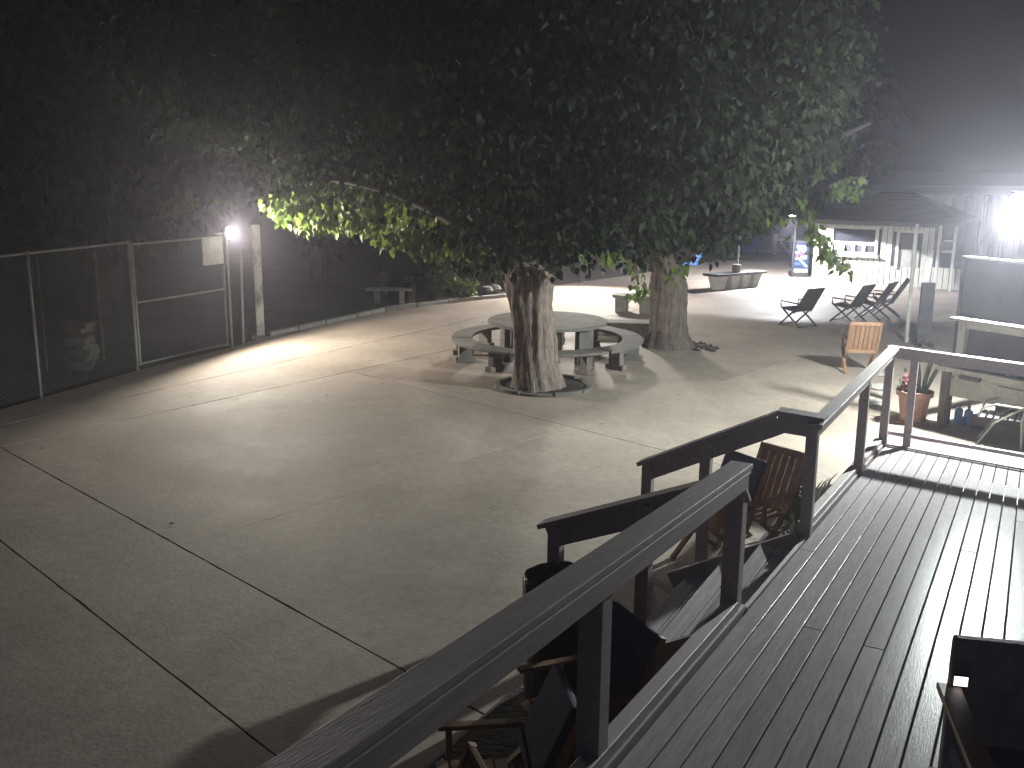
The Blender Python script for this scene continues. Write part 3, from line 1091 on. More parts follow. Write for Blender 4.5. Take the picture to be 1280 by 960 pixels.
# ------------------------------------------------------------------ hidden yard lamps
def yard_lamp(label, base, Hh, head, energy, angle, blend, col, aim=(0, 0, -1), soft=.08):
    """a pole lamp: shaft, arm and shaded head with a lens, and the light it gives"""
    t = thing('yard_lamp', label, 'lamp', base, 'pole lamps in the far yard')
    base, head = Vector(base), Vector(head)
    MB().tube([base, base + Vector((0, 0, Hh))], [.05, .038], 10).build('shaft', 'dark_metal', t)
    MB().tube([base + Vector((0, 0, Hh - .03)), head + Vector((0, 0, .16))], .022, 8).build('arm', 'dark_metal', t)
    MB().lathe(head, [(.05, .17), (.19, .06), (.2, .03), (.17, .035)], 20).build('shade', 'dark_metal', t)
    MB().lathe(head, [(.02, .0), (.09, .01), (.1, .03), (.03, .05)], 16).build('lens', 'lamp_glass', t)
    spot('yard_lamp_beam', head + Vector((0, 0, -.03)), head + Vector((0, 0, -.03)) + Vector(aim), energy, angle, blend, col, soft)
    return t


b2 = at(725, 353)
yard_lamp('dark lamp pole rising behind the far wire fence, left of the farther tree', (b2.x, b2.y, 0), 3.5, (b2.x - .1, b2.y - .9, 3.3), 3600, 92, .6, (1, .94, .84), (-.05, -1, -1.05), .4)
b3 = at(990, 346)
yard_lamp('white lamp pole standing left of the blue drinks cooler', (b3.x, b3.y, 0), 2.5, (b3.x - .75, b3.y - 2.2, 2.2), 3400, 152, .04, (.94, .96, 1))

# ------------------------------------------------------------------ snack building at the back right
BA, BB = at(1014, 351), at(1203, 363)
bd = Vector((BB.x - BA.x, BB.y - BA.y, 0)).normalized()
bn = Vector((bd.y, -bd.x, 0))                     # faces the yard
if bn.y > 0:
    bn = -bn


def fp(px, py, off=0.0):
    """the point of the front wall seen at a pixel"""
    d = CM @ Vector(((px - 640) / FPX, (py - 480) / FPX, 1))
    o = Vector((0, 0, CAM_H))
    b = BA + bn * off
    t = (b - o).dot(bn) / d.dot(bn)
    return o + d * t


def fbox(m, s0, s1, z0, z1, o0, o1):
    p = []
    for z in (z0, z1):
        for s, o in ((s0, o0), (s1, o0), (s1, o1), (s0, o1)):
            q = BA + bd * s + bn * o
            p.append(Vector((q.x, q.y, z)))
    return m.hexa(p)


def fs(px):
    return (fp(px, 320) - BA).dot(bd)


LB = fs(1203)
EV = fp(1080, 277).z
DEP = 4.2
bld = thing('snack_building', 'white board building with a long serving window and dark low roof', 'building', BA)
w0, w1 = fs(1037), fs(1095)
wz0, wz1, wzm = fp(1066, 317).z, fp(1066, 285).z, fp(1066, 304).z
d0, d1 = fs(1120), fs(1150)
dz0, dz1 = fp(1130, 334).z, fp(1130, 290).z
ds0, ds1 = d0, d1
m = MB()
fbox(m, 0, LB, -.05, EV + .1, -.06, -.12)
fbox(m, 0, .1, -.05, EV + .1, -DEP, -.125)
fbox(m, LB - .1, LB, -.05, EV + .1, -DEP, -.125)
fbox(m, 0, LB, -.05, EV + .1, -DEP - .1, -DEP - .002)
m.build('wall', 'dark_board', bld)
# boards of the front, cut round the openings
s = 0.0
bw = .178
while s < LB - .02:
    e = min(s + bw - .024, LB)
    spans = [(-.03, EV + .08)]
    for (a, b, z0, z1) in ((w0, w1, wz0, wz1), (ds0, ds1, dz0, dz1)):
        if e > a and s < b:
            spans = [(-.03, z0), (z1, EV + .08)]
    if fs(1162) < s:
        spans = [(-.03, fp(1180, 335).z)]
    for z0, z1 in spans:
        fbox(MB(), s, e, z0, z1, -.058, -.03 + random.uniform(-.004, .004)).build('board', 'siding', bld)
    s += bw
wn = fbox(MB(), w0 + .02, w1 - .02, wz0 + .02, wz1 - .02, -.057, -.05).build('window', 'glass', bld)


def fsub(part, s0, s1, z0, z1, o0, o1, name, material):
    return sub(part, fbox(MB(), s0, s1, z0, z1, o0, o1), name, material, bld)


fw_ = .07
fsub(wn, w0 - .03, w0 + fw_, wz0 - .05, wz1 + .06, -.045, .02, 'frame', 'white_paint')
fsub(wn, w1 - fw_, w1 + .03, wz0 - .05, wz1 + .06, -.045, .02, 'frame', 'white_paint')
fsub(wn, w0 + fw_ + .002, w1 - fw_ - .002, wz1 - .03, wz1 + .06, -.045, .018, 'frame', 'white_paint')
fsub(wn, w0 - .06, w1 + .06, wz0 - .1, wz0 - .052, -.045, .10, 'sill', 'white_paint')
fsub(wn, w0 + fw_ + .002, w1 - fw_ - .002, wz0 - .045, wz0 + .06, -.045, .018, 'frame', 'white_paint')
fsub(wn, w0 + fw_ + .002, w1 - fw_ - .002, wzm - .05, wzm + .05, -.045, .018, 'frame', 'white_paint')
for k in range(1, 4):
    x = w0 + fw_ + (w1 - w0 - 2 * fw_) * k / 4
    fsub(wn, x - .05, x + .05, wz0 + .062, wzm - .052, -.045, .015, 'mullion', 'white_paint')
for k in range(4):
    x0 = w0 + fw_ + (w1 - w0 - 2 * fw_) * k / 4 + .06
    x1 = w0 + fw_ + (w1 - w0 - 2 * fw_) * (k + 1) / 4 - .06
    fsub(wn, x0, x1, wz0 + .07, wzm - .06, -.045, -.03, 'menu_panel', ['mark_cyan', 'dark_board', 'dark_board', 'dark_board'][k])
sgn = fbox(MB(), fs(1051), fs(1082), fp(1066, 281).z, fp(1066, 276).z, .0, .04).build('sign_board', 'dark_board', bld)
fsub(sgn, fs(1051) + .08, fs(1082) - .08, fp(1066, 280).z + .02, fp(1066, 277).z, .041, .048, 'lettering_strip', 'siding_grey')
dr = fbox(MB(), ds0 + .02, ds1 - .02, dz0, dz1, -.057, -.05).build('opening', 'dark_board', bld)
fsub(dr, ds0 - .03, ds0 + .06, dz0 - .05, dz1 + .05, -.045, .015, 'frame', 'white_paint')
fsub(dr, ds0 + .062, ds1 + .03, dz1 - .02, dz1 + .05, -.045, .015, 'frame', 'white_paint')
fsub(dr, ds0 + .07, ds1 - .03, dz0 - .0, (dz0 + dz1) / 2, -.049, -.03, 'lower_panel', 'siding_grey')
w2a, w2b = fs(1177), fs(1194)
wn2 = fbox(MB(), w2a, w2b, fp(1185, 334).z, fp(1185, 296).z, -.05, -.04).build('window', 'glass', bld)
fsub(wn2, w2a, w2b, fp(1185, 315).z - .03, fp(1185, 315).z + .03, -.038, 0, 'mullion', 'white_paint')
fsub(wn2, w2a, w2b, fp(1185, 301).z - .02, fp(1185, 301).z + .02, -.038, 0, 'mullion', 'white_paint')
for px in (1146, 1175, 1194):
    s_ = fs(px)
    q = BA + bd * s_ + bn * .55
    MB().box((q.x, q.y, EV / 2), (.09, .09, EV), math.atan2(bd.y, bd.x)).build('porch_post', 'white_paint', bld, bevel=.006)
# hip roof with rows of shingles
ov = .3
q = lambda s_, o_, z_: (lambda b_: Vector((b_.x, b_.y, z_)))(BA + bd * s_ + bn * o_)
apex = aty(1113, 240, BA.y + 1.2)
ah = apex.z
RL, RR = fs(1113) - .7, fs(1113) + .3
rows = 9
corn = [q(-.35, ov, EV + .02), q(LB + .1, ov, EV + .02), q(LB + .1, -DEP - .3, EV + .02), q(-.35, -DEP - .3, EV + .02)]
rid = [q(max(RL, .9), -DEP * .45, ah), q(RR, -DEP * .45, ah)]
faces = [(corn[0], corn[1], rid[1], rid[0]), (corn[1], corn[2], rid[1], rid[1]), (corn[2], corn[3], rid[0], rid[1]), (corn[3], corn[0], rid[0], rid[0])]
rf = MB()
for a, b, c, d in faces:
    rf.hexa([a + Vector((0, 0, -.06)), b + Vector((0, 0, -.06)), c + Vector((0, 0, -.06)), d + Vector((0, 0, -.06)), a, b, c + Vector((0, 0, .001)), d + Vector((0, 0, .001))])
roof = rf.build('roof', 'shingle', bld)
a, b, c, d = faces[0]
for k in range(rows):
    t0, t1 = k / rows, (k + 1.08) / rows
    t1 = min(t1, 1)
    p0_, p1_ = a.lerp(d, t0), b.lerp(c, t0)
    p3_, p2_ = a.lerp(d, t1), b.lerp(c, t1)
    up_ = Vector((0, 0, .03))
    sub(roof, MB().hexa([p0_ + Vector((0, 0, .002)), p1_ + Vector((0, 0, .002)), p2_ + Vector((0, 0, .002)), p3_ + Vector((0, 0, .002)), p0_ + up_, p1_ + up_, p2_ + up_ * .3, p3_ + up_ * .3]),
        'shingle_course', 'shingle', bld)
sub(roof, fbox(MB(), -.36, LB + .1, EV - .1, EV + .03, ov - .02, ov + .02), 'fascia', 'dark_board', bld)
# loose white boards leaning on the wall
for i, px in enumerate((1156, 1160, 1164)):
    s_ = fs(px)
    a, b = q(s_, .45, 0), q(s_ + .03, .1, fp(px, 312 - 0 * i).z)
    tag(MB().beam(a, b, .11 if i == 2 else .07, .025, up=bn).build('leaning_board', 'white_paint' if i == 2 else 'siding'),
        ['narrow pale board leaning by the dark opening, leftmost of three', 'narrow pale board leaning by the dark opening, middle of three',
         'wide white board leaning by the dark opening, rightmost of three'][i], 'board', 'boards leaning on the snack building')

# building farther behind
BY = 39.0
bk = thing('back_building', 'tall grey board building rising behind the snack building roof', 'building', aty(1115, 345, BY))
xL, xR = aty(1108, 300, BY).x, aty(1330, 300, BY).x
zt = aty(1200, 262, BY).z + .6
MB().box(((xL + xR) / 2, BY + 2.1, zt / 2), (xR - xL - .05, 4, zt)).build('wall', 'siding_grey', bk)
x = xL
while x < xR:
    MB().box((x + .12, BY + .07, zt / 2), (.222, .04, zt)).build('board', 'siding_grey', bk)
    x += .25
rz_ = .35
MB().hexa([(xL - .4, BY - .15, zt - .1), (xR + .4, BY - .15, zt - .1), (xR + .4, BY + 4.2, zt + .15), (xL - .4, BY + 4.2, zt + .15),
           (xL - .4, BY - .15, zt), (xR + .4, BY - .15, zt), (xR + .4, BY + 4.2, zt + .25), (xL - .4, BY + 4.2, zt + .25)]).build('roof', 'siding_grey', bk)
for px in (1226, 1250):
    p = aty(px, 300, BY - .4)
    MB().box((p.x, p.y, zt / 2), (.12, .12, zt - .12)).build('porch_post', 'white_paint', bk)

# ------------------------------------------------------------------ porch with pale rail, dark screen and the big flood lamp
PD = Vector((.555, -.832, 0)).normalized()
PN = Vector((-.832, -.555, 0)).normalized()
PF = Vector((6.42, 14.4, 0))


def pp(s, o, z):
    p = PF + PD * s + PN * o
    return Vector((p.x, p.y, z))


def pbox(s0, s1, o0, o1, z0, z1):
    m = MB()
    p = []
    for z in (z0, z1):
        for s_, o_ in ((s0, o0), (s1, o0), (s1, o1), (s0, o1)):
            p.append(pp(s_, o_, z))
    return m.hexa(p)


po = thing('timber_porch', 'raised porch with pale painted rail right of the flower pot', 'porch', PF)
pbox(.12, 4, -1.19, 0, .78, .86).build('floor', 'pale_wood', po)
pbox(.15, 4, .002, .04, .50, .77).build('fascia_board', 'pale_wood', po, bevel=.005)
pbox(-.05, 4, .0, .12, .862, .93).build('edge_rail', 'pale_wood', po, bevel=.005)
pbox(.3, .62, .05, .09, .79, .85).build('vent_strip', 'dark_board', po)
pbox(.02, .13, -.02, .09, 0, .855).build('support_post', 'old_wood', po, bevel=.006)
pbox(.18, .29, -.06, .05, .932, 1.62).build('rail_post', 'pale_wood', po, bevel=.006)
pbox(2.6, 2.71, -.06, .05, .932, 1.62).build('rail_post', 'pale_wood', po, bevel=.006)
pbox(.05, 4, -.10, .09, 1.622, 1.66).build('cap_rail', 'pale_wood', po, bevel=.004)
pbox(.29, 2.6, -.02, .02, 1.52, 1.62).build('side_rail', 'pale_wood', po)
MB().beam(pp(.11, 0, 1.64), pp(.11, -1.2, 1.64), .13, .036).build('return_rail', 'pale_wood', po)
pbox(.2, 4, -1.18, -1.14, 0, .775).build('back_skirt', 'dark_board', po)

scr = thing('shade_screen', 'large dark screen standing behind the pale porch rail', 'screen', pp(.1, -.63, .86))
S0 = .05
pbox(S0, 4, -.20, -.17, .862, 2.50).build('cloth', 'screen', scr)
pbox(S0, 4, -.21, -.16, 2.503, 2.535).build('top_bar', 'white_paint', scr)
pbox(S0 - .05, S0 - .003, -.21, -.16, 0, 2.535).build('side_bar', 'dark_board', scr)

LF = aty(1278, 250, 13.9)
fl = thing('flood_lamp', 'glaring white flood lamp at the right edge above the dark screen', 'lamp', LF)
fp_ = Vector((LF.x + .16, LF.y - .03, 0))
MB().tube([fp_ + Vector((0, 0, .86)), fp_ + Vector((0, 0, LF.z + .25))], .035, 10).build('pole', 'galv', fl)
MB().tube([fp_ + Vector((0, 0, LF.z + .2)), LF + Vector((0, 0, .14))], .02, 8).build('arm', 'galv', fl)
MB().lathe(LF, [(.03, .16), (.14, .14), (.15, .11), (.04, .105)], 18).build('cap', 'dark_metal', fl)
MB().lathe(LF, [(.04, -.15), (.12, -.10), (.16, 0), (.12, .07), (.04, .1)], 18).build('globe', 'flood_glass', fl)
pl = bpy.data.lights.new('flood_lamp_light', 'POINT')
pl.energy, pl.color, pl.shadow_soft_size = 1750, (.92, 1.0, .96), .07
po_ = bpy.data.objects.new('flood_lamp_light', pl)
C.objects.link(po_)
po_.location = LF + Vector((0, 0, -.24))
spot('flood_lamp_pool', LF + Vector((0, 0, -.24)), LF + Vector((0, 0, -3)), 350, 170, .15, (.92, 1.0, .96), .07)
spot('flood_lamp_beam', LF + Vector((-.05, -.05, -.24)), (2.2, 7.5, .2), 1200, 120, .5, (.92, 1.0, .96), .07)


# ------------------------------------------------------------------ sling chairs
def sling_chair(label, loc, rz, group):
    """folding reclined chair: two tubular side frames, sling seat and back, arms (faces +x)"""
    c = local_thing('sling_chair', label, 'chair', loc, rz, group)
    for y in (-.29, .29):
        MB().tube([(-.34, y, .0), (.3, y, .46)], .023, 8).build('leg', 'dark_metal', c)
        MB().tube([(.34, y, .0), (-.12, y, .40)], .023, 8).build('leg', 'dark_metal', c)
        MB().tube([(-.12, y, .34), (-.5, y, .96)], .017, 8).build('back_rail', 'dark_metal', c)
        MB().tube([(-.22, y * 1.06, .58), (.3, y * 1.06, .60), (.3, y, .46)], .017, 8).build('arm', 'dark_metal', c)
    m = MB()
    prof = [(.32, .44), (.1, .40), (-.08, .37), (-.14, .40), (-.28, .62), (-.4, .82), (-.5, .97)]
    vs_ = []
    for off in (0, .014):
        for x, z in prof:
            for y in (-.275, .275):
                vs_.append((x - off * .7, y, z - off))
    n = len(prof)
    fs_ = []
    for i in range(n - 1):
        a = 2 * i
        fs_.append((a, a + 1, a + 3, a + 2))
        b = 2 * n + 2 * i
        fs_.append((b, b + 2, b + 3, b + 1))
        fs_.append((a, a + 2, b + 2, b))
        fs_.append((a + 1, b + 1, b + 3, a + 3))
    m.add(vs_, fs_)
    m.build('sling', 'sling', c)
    for x, z in ((-.3, .03), (.3, .03)):
        MB().tube([(x, -.29, z), (x, .29, z)], .014, 7).build('crossbar', 'dark_metal', c)
    return c


grp = 'sling chairs in the far yard'
ch0 = sling_chair('dark sling chair standing alone in the bright yard, leftmost of the four', at(997, 407), R(122), grp)
copy_thing(ch0, at(1060, 402), R(132), 'dark sling chair beside the lone one, second from the left', grp)
copy_thing(ch0, at(1089, 398), R(140), 'dark sling chair third from the left, overlapping its neighbour', grp)
copy_thing(ch0, at(1106, 394), R(165), 'dark sling chair farthest right, next to the slanting pole', grp)


def wood_chair(label, loc, rz, cloth=None, group=None, scale=1.0):
    """folding wooden armchair: slatted back and seat, crossed legs, arms (faces +x)"""
    c = local_thing('wooden_chair', label, 'chair', loc, rz, group)
    S = scale
    for y in (-.27, .27):
        MB().beam((-.30 * S, y, 0), (.27 * S, y, .44 * S), .035, .05, (0, 1, 0)).build('leg', 'teak', c, bevel=.004)
        MB().beam((.30 * S, y * .9, 0), (-.22 * S, y * .9, .50 * S), .035, .05, (0, 1, 0)).build('leg', 'teak', c, bevel=.004)
        MB().beam((-.16 * S, y, .36 * S), (-.42 * S, y, 1.0 * S), .045, .04, (0, 1, 0)).build('back_stile', 'teak', c, bevel=.004)
        MB().beam((-.26 * S, y * 1.05, .64 * S), (.28 * S, y * 1.05, .66 * S), .06, .028).build('arm', 'teak', c, bevel=.004)
        MB().beam((.22 * S, y * 1.03, .42 * S), (.22 * S, y * 1.03, .645 * S), .035, .035, (0, 1, 0)).build('arm_post', 'teak', c)
    bx_ = lambda z: -.16 - (z - .36) * .26 / .64
    for z in (.42, .97):
        MB().beam((bx_(z) * S, -.25, z * S), (bx_(z) * S, .25, z * S), .03, .07).build('back_rail', 'teak', c, bevel=.004)
    for k in range(6):
        y = -.205 + .082 * k
        MB().beam(((bx_(.45) + .004) * S, y, .45 * S), ((bx_(.94) + .004) * S, y, .94 * S), .07, .016, (1, 0, .4)).build('back_slat', 'teak', c)
    for k in range(6):
        x = -.16 + .085 * k
        MB().beam((x * S, -.25, (.425 + .006 * k) * S), (x * S, .25, (.425 + .006 * k) * S), .068, .02).build('seat_slat', 'teak', c)
    if cloth:
        MB().beam(((bx_(.55) + .05) * S, -.0, .55 * S), ((bx_(1.02) + .03) * S, 0, 1.02 * S), .5, .05, (1, 0, .4)).build('cushion', cloth, c, bevel=.015)
    return c


wood_chair('brown wooden folding chair standing alone beyond the ramp corner', at(1072, 464), R(82))
gw = 'wooden chairs below the ramp rail'
wood_chair('brown slatted chair by the steps, seen behind the farther handrail', (2.45, 9.40, 0), R(218), None, gw)
wood_chair('brown slatted chair beside the steps, lower and left of its neighbour', (1.98, 9.12, 0), R(212), 'navy_cloth', gw)
wood_chair('wooden chair with a dark cushion in the shade below the near rail, beside the bin', dz(-2.75, -.75, 0), R(205), 'navy_cloth', gw)
wood_chair('wooden chair in the shade below the near rail, second from the bin', dz(-3.65, -.85, 0), R(190), 'navy_cloth', gw)
wood_chair('wooden chair in the shade at the bottom edge below the near rail', dz(-4.6, -.8, 0), R(200), None, gw)

# ------------------------------------------------------------------ bin below the near rail
bc = at(702, 720, 1.0)
tr = thing('trash_bin', 'black bin lined with a shiny bag behind the near rail', 'bin', (bc.x, bc.y, 0))
MB().lathe((bc.x, bc.y, 0), [(.21, .0), (.22, .02), (.24, .4), (.255, .92), (.25, .95)], 30).build('drum', 'drum', tr, smooth=False)
m = MB()
rs = random.Random(2)
N = 36
prof = [(.262, .70), (.27, .86), (.272, .985), (.255, 1.0), (.235, .97), (.20, .80)]
vs_, fs_ = [], []
for r_, z_ in prof:
    for k in range(N):
        a = 2 * math.pi * k / N
        w = 1 + (.03 * math.sin(9 * a + z_ * 7) + rs.uniform(-.012, .012))
        vs_.append((bc.x + math.cos(a) * r_ * w, bc.y + math.sin(a) * r_ * w, z_ + rs.uniform(-.008, .008) - (.03 * math.sin(5 * a) if z_ < .75 else 0)))
for i in range(len(prof) - 1):
    for k in range(N):
        a, b = i * N + k, i * N + (k + 1) % N
        fs_.append((a, b, b + N, a + N))
m.add(vs_, fs_)
m.build('bag', 'bag', tr, smooth=True)

# ------------------------------------------------------------------ dark armchair on the ramp near the camera
ac_top = at(1268, 803, 1.93)
acb = P0 + U * ((ac_top - P0).dot(Vector((U.x, U.y, 0)))) + V * ((ac_top - P0).dot(V))
ac = local_thing('armchair', 'dark armchair standing on the ramp at the bottom right corner', 'chair', (acb.x, acb.y, acb.z + .002), R(-12))
hB = ac_top.z - acb.z
MB().box((.05, 0, hB * .62), (.56, .06, hB * .76)).build('backrest', 'chair_dark', ac, bevel=.015)
MB().box((.05, -.36, .42), (.54, .56, .1)).build('seat', 'navy_cloth', ac, bevel=.03)
for x in (-.24, .34):
    MB().beam((x, -.62, 0), (x, -.62, .66), .05, .05, (0, 1, 0)).build('leg', 'chair_dark', ac)
    MB().beam((x, .0, 0), (x, .0, hB * .3), .05, .05, (0, 1, 0)).build('leg', 'chair_dark', ac)
    MB().beam((x, -.68, .68), (x, -.04, .68), .09, .03).build('arm', 'teak' if x < 0 else 'chair_dark', ac, bevel=.006)
ph = local_thing('phone', 'small lit screen resting on the back of the dark armchair', 'phone', at(1200, 843, acb.z + hB * .82) + Vector((-.02, -.05, .0)), R(-12))
MB().box((0, 0, 0), (.062, .012, .05)).build('case', 'dark_metal', ph, bevel=.003)
MB().box((0, -.0075, 0), (.052, .002, .04)).build('screen', 'phone_glow', ph)

# ------------------------------------------------------------------ plants, pots and clutter past the ramp corner
PT = at(1140, 528)
pot = thing('terracotta_pot', 'large terracotta pot with a thick rim standing past the ramp corner', 'pot', PT)
rp = .255
MB().lathe(PT, [(.17, 0), (.18, .02), (rp - .03, .40), (rp - .025, .42), (rp + .01, .425), (rp + .015, .50), (rp - .02, .505), (rp - .04, .45)], 32).build('body', 'terracotta', pot, smooth=False)
MB().lathe(PT + Vector((0, 0, .44)), [(rp - .05, 0), (rp - .06, .02)], 24).build('soil', 'soil', pot)
MB().lathe(PT + Vector((0, 0, 0)), [(.235, .0), (.25, .035), (.2, .036)], 24).build('saucer', 'terracotta', pot)


def blade_plant(mb, base, n, h, spread, w=.03, rs=random):
    for _ in range(n):
        a = rs.uniform(0, 6.28)
        hh = h * rs.uniform(.5, 1.1)
        r0 = rs.uniform(0, .08)
        p0_ = Vector(base) + Vector((math.cos(a) * r0, math.sin(a) * r0, 0))
        d = Vector((math.cos(a), math.sin(a), 0)) * spread * rs.uniform(.3, 1.1)
        s_ = Vector((-math.sin(a), math.cos(a), 0)) * w * rs.uniform(.7, 1.2)
        pts = [p0_, p0_ + d * .25 + Vector((0, 0, hh * .55)), p0_ + d * .6 + Vector((0, 0, hh * .88)), p0_ + d + Vector((0, 0, hh))]
        ws = [.8, 1, .6, .05]
        vs_ = []
        for p, k in zip(pts, ws):
            vs_ += [p - s_ * k, p + d.normalized() * w * .25 * k - Vector((0, 0, w * .3 * k)), p + s_ * k]
        fs_ = []
        for i in range(3):
            for j in range(2):
                a_ = i * 3 + j
                fs_.append((a_, a_ + 1, a_ + 4, a_ + 3))
        mb.add(vs_, fs_)
    return mb


cactus = thing('snake_plant', 'upright spiky plant growing in the right half of the terracotta pot', 'plant', PT + Vector((.1, .05, .46)))
for i in range(7):
    a = i * .9
    b = PT + Vector((.09 + .05 * math.cos(a), .05 * math.sin(a), .45))
    t_ = b + Vector((.16 * math.cos(a) + .06, .12 * math.sin(a), random.uniform(.35, .72)))
    MB().tube([b, b.lerp(t_, .5) + Vector((0, 0, .04)), t_], [.028, .026, .008], 8).build('stem', 'leaf_grey', cactus)
fl_ = thing('flowering_plant', 'low reddish flowering plant in the left half of the terracotta pot', 'plant', PT + Vector((-.1, 0, .46)))
cl = [(PT.x - .11 + random.gauss(0, .05), PT.y - .04 + random.gauss(0, .05), .55 + random.random() * .2) for _ in range(10)]
leaf_object('petals', fl_, cluster_leaves(cl, .08, 12, .06, droop=.2), 'flower')
leaf_object('foliage', fl_, cluster_leaves(cl[:5], .09, 8, .07, droop=.3), 'leaf_grey')

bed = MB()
bed.hexa([dz(-7.3, -1.85, 0), dz(-7.3, -.12, 0), dz(-1.95, -.12, 0), dz(-1.95, -1.6, 0), dz(-7.3, -1.8, .03), dz(-7.3, -.12, .03), dz(-2.0, -.12, .03), dz(-2.0, -1.55, .03)])  # dark sheet added to stand for the shade under the near rail
tag(bed.build('shade_strip', 'soil'), 'dark strip added for the shade below the near rail under the wooden chairs', 'soil')
# planting along the outside of the ramp
ag = dz(1.35, -.42, 0)
pb = thing('planting_bed', 'dark soil bed with spiky green plants along the outside of the ramp', 'planting', dz(1.6, -.4, 0))
m = MB()
m.hexa([dz(.6, -.72, 0), dz(.6, -.12, 0), dz(3.4, -.12, 0), dz(3.4, -.72, 0), dz(.6, -.7, .12), dz(.6, -.12, .12), dz(3.4, -.12, .1), dz(3.4, -.7, .1)])
m.build('soil', 'soil', pb)
for u_, v_, h_, n_ in ((1.75, -.33, .75, 26), (2.15, -.3, .6, 18), (2.5, -.42, .45, 14), (1.3, -.3, .45, 14)):
    blade_plant(MB(), dz(u_, v_, .1), n_, h_, .28, .022).build('spiky_leaves', 'leaf_grey', pb)
for i, (px, py, s_) in enumerate(((1092, 508, .16), (1105, 497, .12), (1099, 487, .14), (1102, 470, .1), (1090, 470, .09))):
    p = at(px, py)
    m = MB()
    m.lathe(p + Vector((0, 0, -.01)), [(s_ * .7, 0), (s_, s_ * .35), (s_ * .8, s_ * .7), (s_ * .2, s_ * .85)], 9, 1.2, .8)
    for j in range(len(m.v)):
        m.v[j] = tuple(c_ + random.uniform(-.012, .012) for c_ in m.v[j])
    tag(m.build('rock', 'stone'), ['flat pale rock nearest the ramp corner posts', 'rounded rock behind the flat pale one by the ramp corner', 'mid sized rock left of the terracotta pot',
                                   'small pale rock beside the pot rim', 'smallest rock at the far end of the ramp edge'][i], 'rock', 'rocks past the ramp corner')
for i, (a, b) in enumerate((((1078, 498), (1104, 508)), ((1076, 503), (1100, 513)), ((1082, 492), (1108, 500)))):
    A_, B_ = at(*a), at(*b)
    tag(MB().beam(A_ + Vector((0, 0, .035)), B_ + Vector((0, 0, .035)), .09, .05).build('loose_timber', 'old_wood' if i else 'pale_wood'),
        ['pale timber offcut on the ground, uppermost by the corner posts', 'brown timber offcut on the ground nearest the ramp', 'brown timber offcut on the ground beside the rocks'][i], 'timber', 'timber offcuts past the corner')

# slanting pole and dark board
pb_ = at(1133, 428)
tag(MB().tube([pb_ + Vector((0, 0, -.05)), aty(1145, 286, pb_.y)], .04, 10).build('slanting_pole', 'pale_wood'), 'tall thin slanting pole between the sling chairs and the porch', 'pole')
db = at(1153, 432)
dbt = thing('dark_panel', 'dark upright panel on feet just right of the slanting pole', 'panel', db)
MB().box((db.x, db.y, .72), (.29, .06, 1.3)).build('board', 'dark_board', dbt, bevel=.008)
for x in (-.14, .14):
    MB().box((db.x + x, db.y, .035), (.05, .4, .07)).build('foot', 'dark_metal', dbt)

# blue bottles and tubular chair in front of the porch
for i, (px, py) in enumerate(((1197, 530), (1209, 532))):
    p = at(px, py)
    b = thing('water_bottle', ['blue water bottle under the porch, left of the pair', 'blue water bottle under the porch, right of the pair'][i], 'bottle', p, 'water bottles under the porch')
    MB().lathe(p, [(.05, 0), (.06, .02), (.062, .12), (.058, .14), (.062, .16), (.06, .22), (.02, .26), (.02, .28)], 18).build('body', 'blue_light', b)
    MB().lathe(p + Vector((0, 0, .281)), [(.024, 0), (.024, .025)], 12).build('cap', 'blue_plastic', b)
hs = at(1222, 538)
m = MB()
for r_ in (.06, .085, .07):
    m.tube([hs + Vector((r_ * math.cos(a_ * .4), r_ * math.sin(a_ * .4), .02 + r_ * .3)) for a_ in range(17)], .009, 6)
tag(m.build('coiled_hose', 'dark_metal'), 'small dark coil lying beside the blue bottles', 'hose')
tcb = at(1250, 556)
tcx = local_thing('tubular_chair', 'pale tubular metal chair in front of the porch at the right edge', 'chair', tcb, R(150))
for y in (-.25, .25):
    MB().tube([(-.28, y, 0), (-.24, y, .42), (-.34, y, .9)], .014, 8).build('leg', 'pale_metal', tcx)
    MB().tube([(.3, y, 0), (.1, y, .35), (-.26, y, .62)], .014, 8).build('leg', 'pale_metal', tcx)
    MB().tube([(-.27, y, .6), (.1, y, .62), (.26, y, .55), (.3, y, .42)], .014, 8).build('arm', 'pale_metal', tcx)
for k in range(6):
    MB().beam((-.2 + .09 * k, -.24, .42), (-.2 + .09 * k, .24, .42), .06, .012).build('seat_strap', 'pale_metal', tcx)
for k in range(4):
    z_ = .52 + .1 * k
    MB().beam((-.255 - .02 * k, -.24, z_), (-.255 - .02 * k, .24, z_), .012, .06).build('back_strap', 'pale_metal', tcx)

# ------------------------------------------------------------------ drinks cooler
CB = at(998, 345)
co = thing('drinks_cooler', 'dark blue drinks cooler with red, white and pale blue print', 'cooler', CB)
ch = 1.18
MB().box((CB.x, CB.y, .09), (.62, .58, .14), R(-8)).build('base', 'dark_metal', co, bevel=.02)
MB().box((CB.x, CB.y, .22), (.52, .5, .1), R(-8)).build('white_band', 'mark_white', co)
MB().box((CB.x, CB.y, .27 + (ch - .27) / 2), (.56, .54, ch - .27), R(-8)).build('body', 'navy', co, bevel=.03)
MB().box((CB.x, CB.y, ch + .03), (.5, .48, .06), R(-8)).build('lid', 'dark_metal', co, bevel=.015)
cr, si = math.cos(R(-8)), math.sin(R(-8))


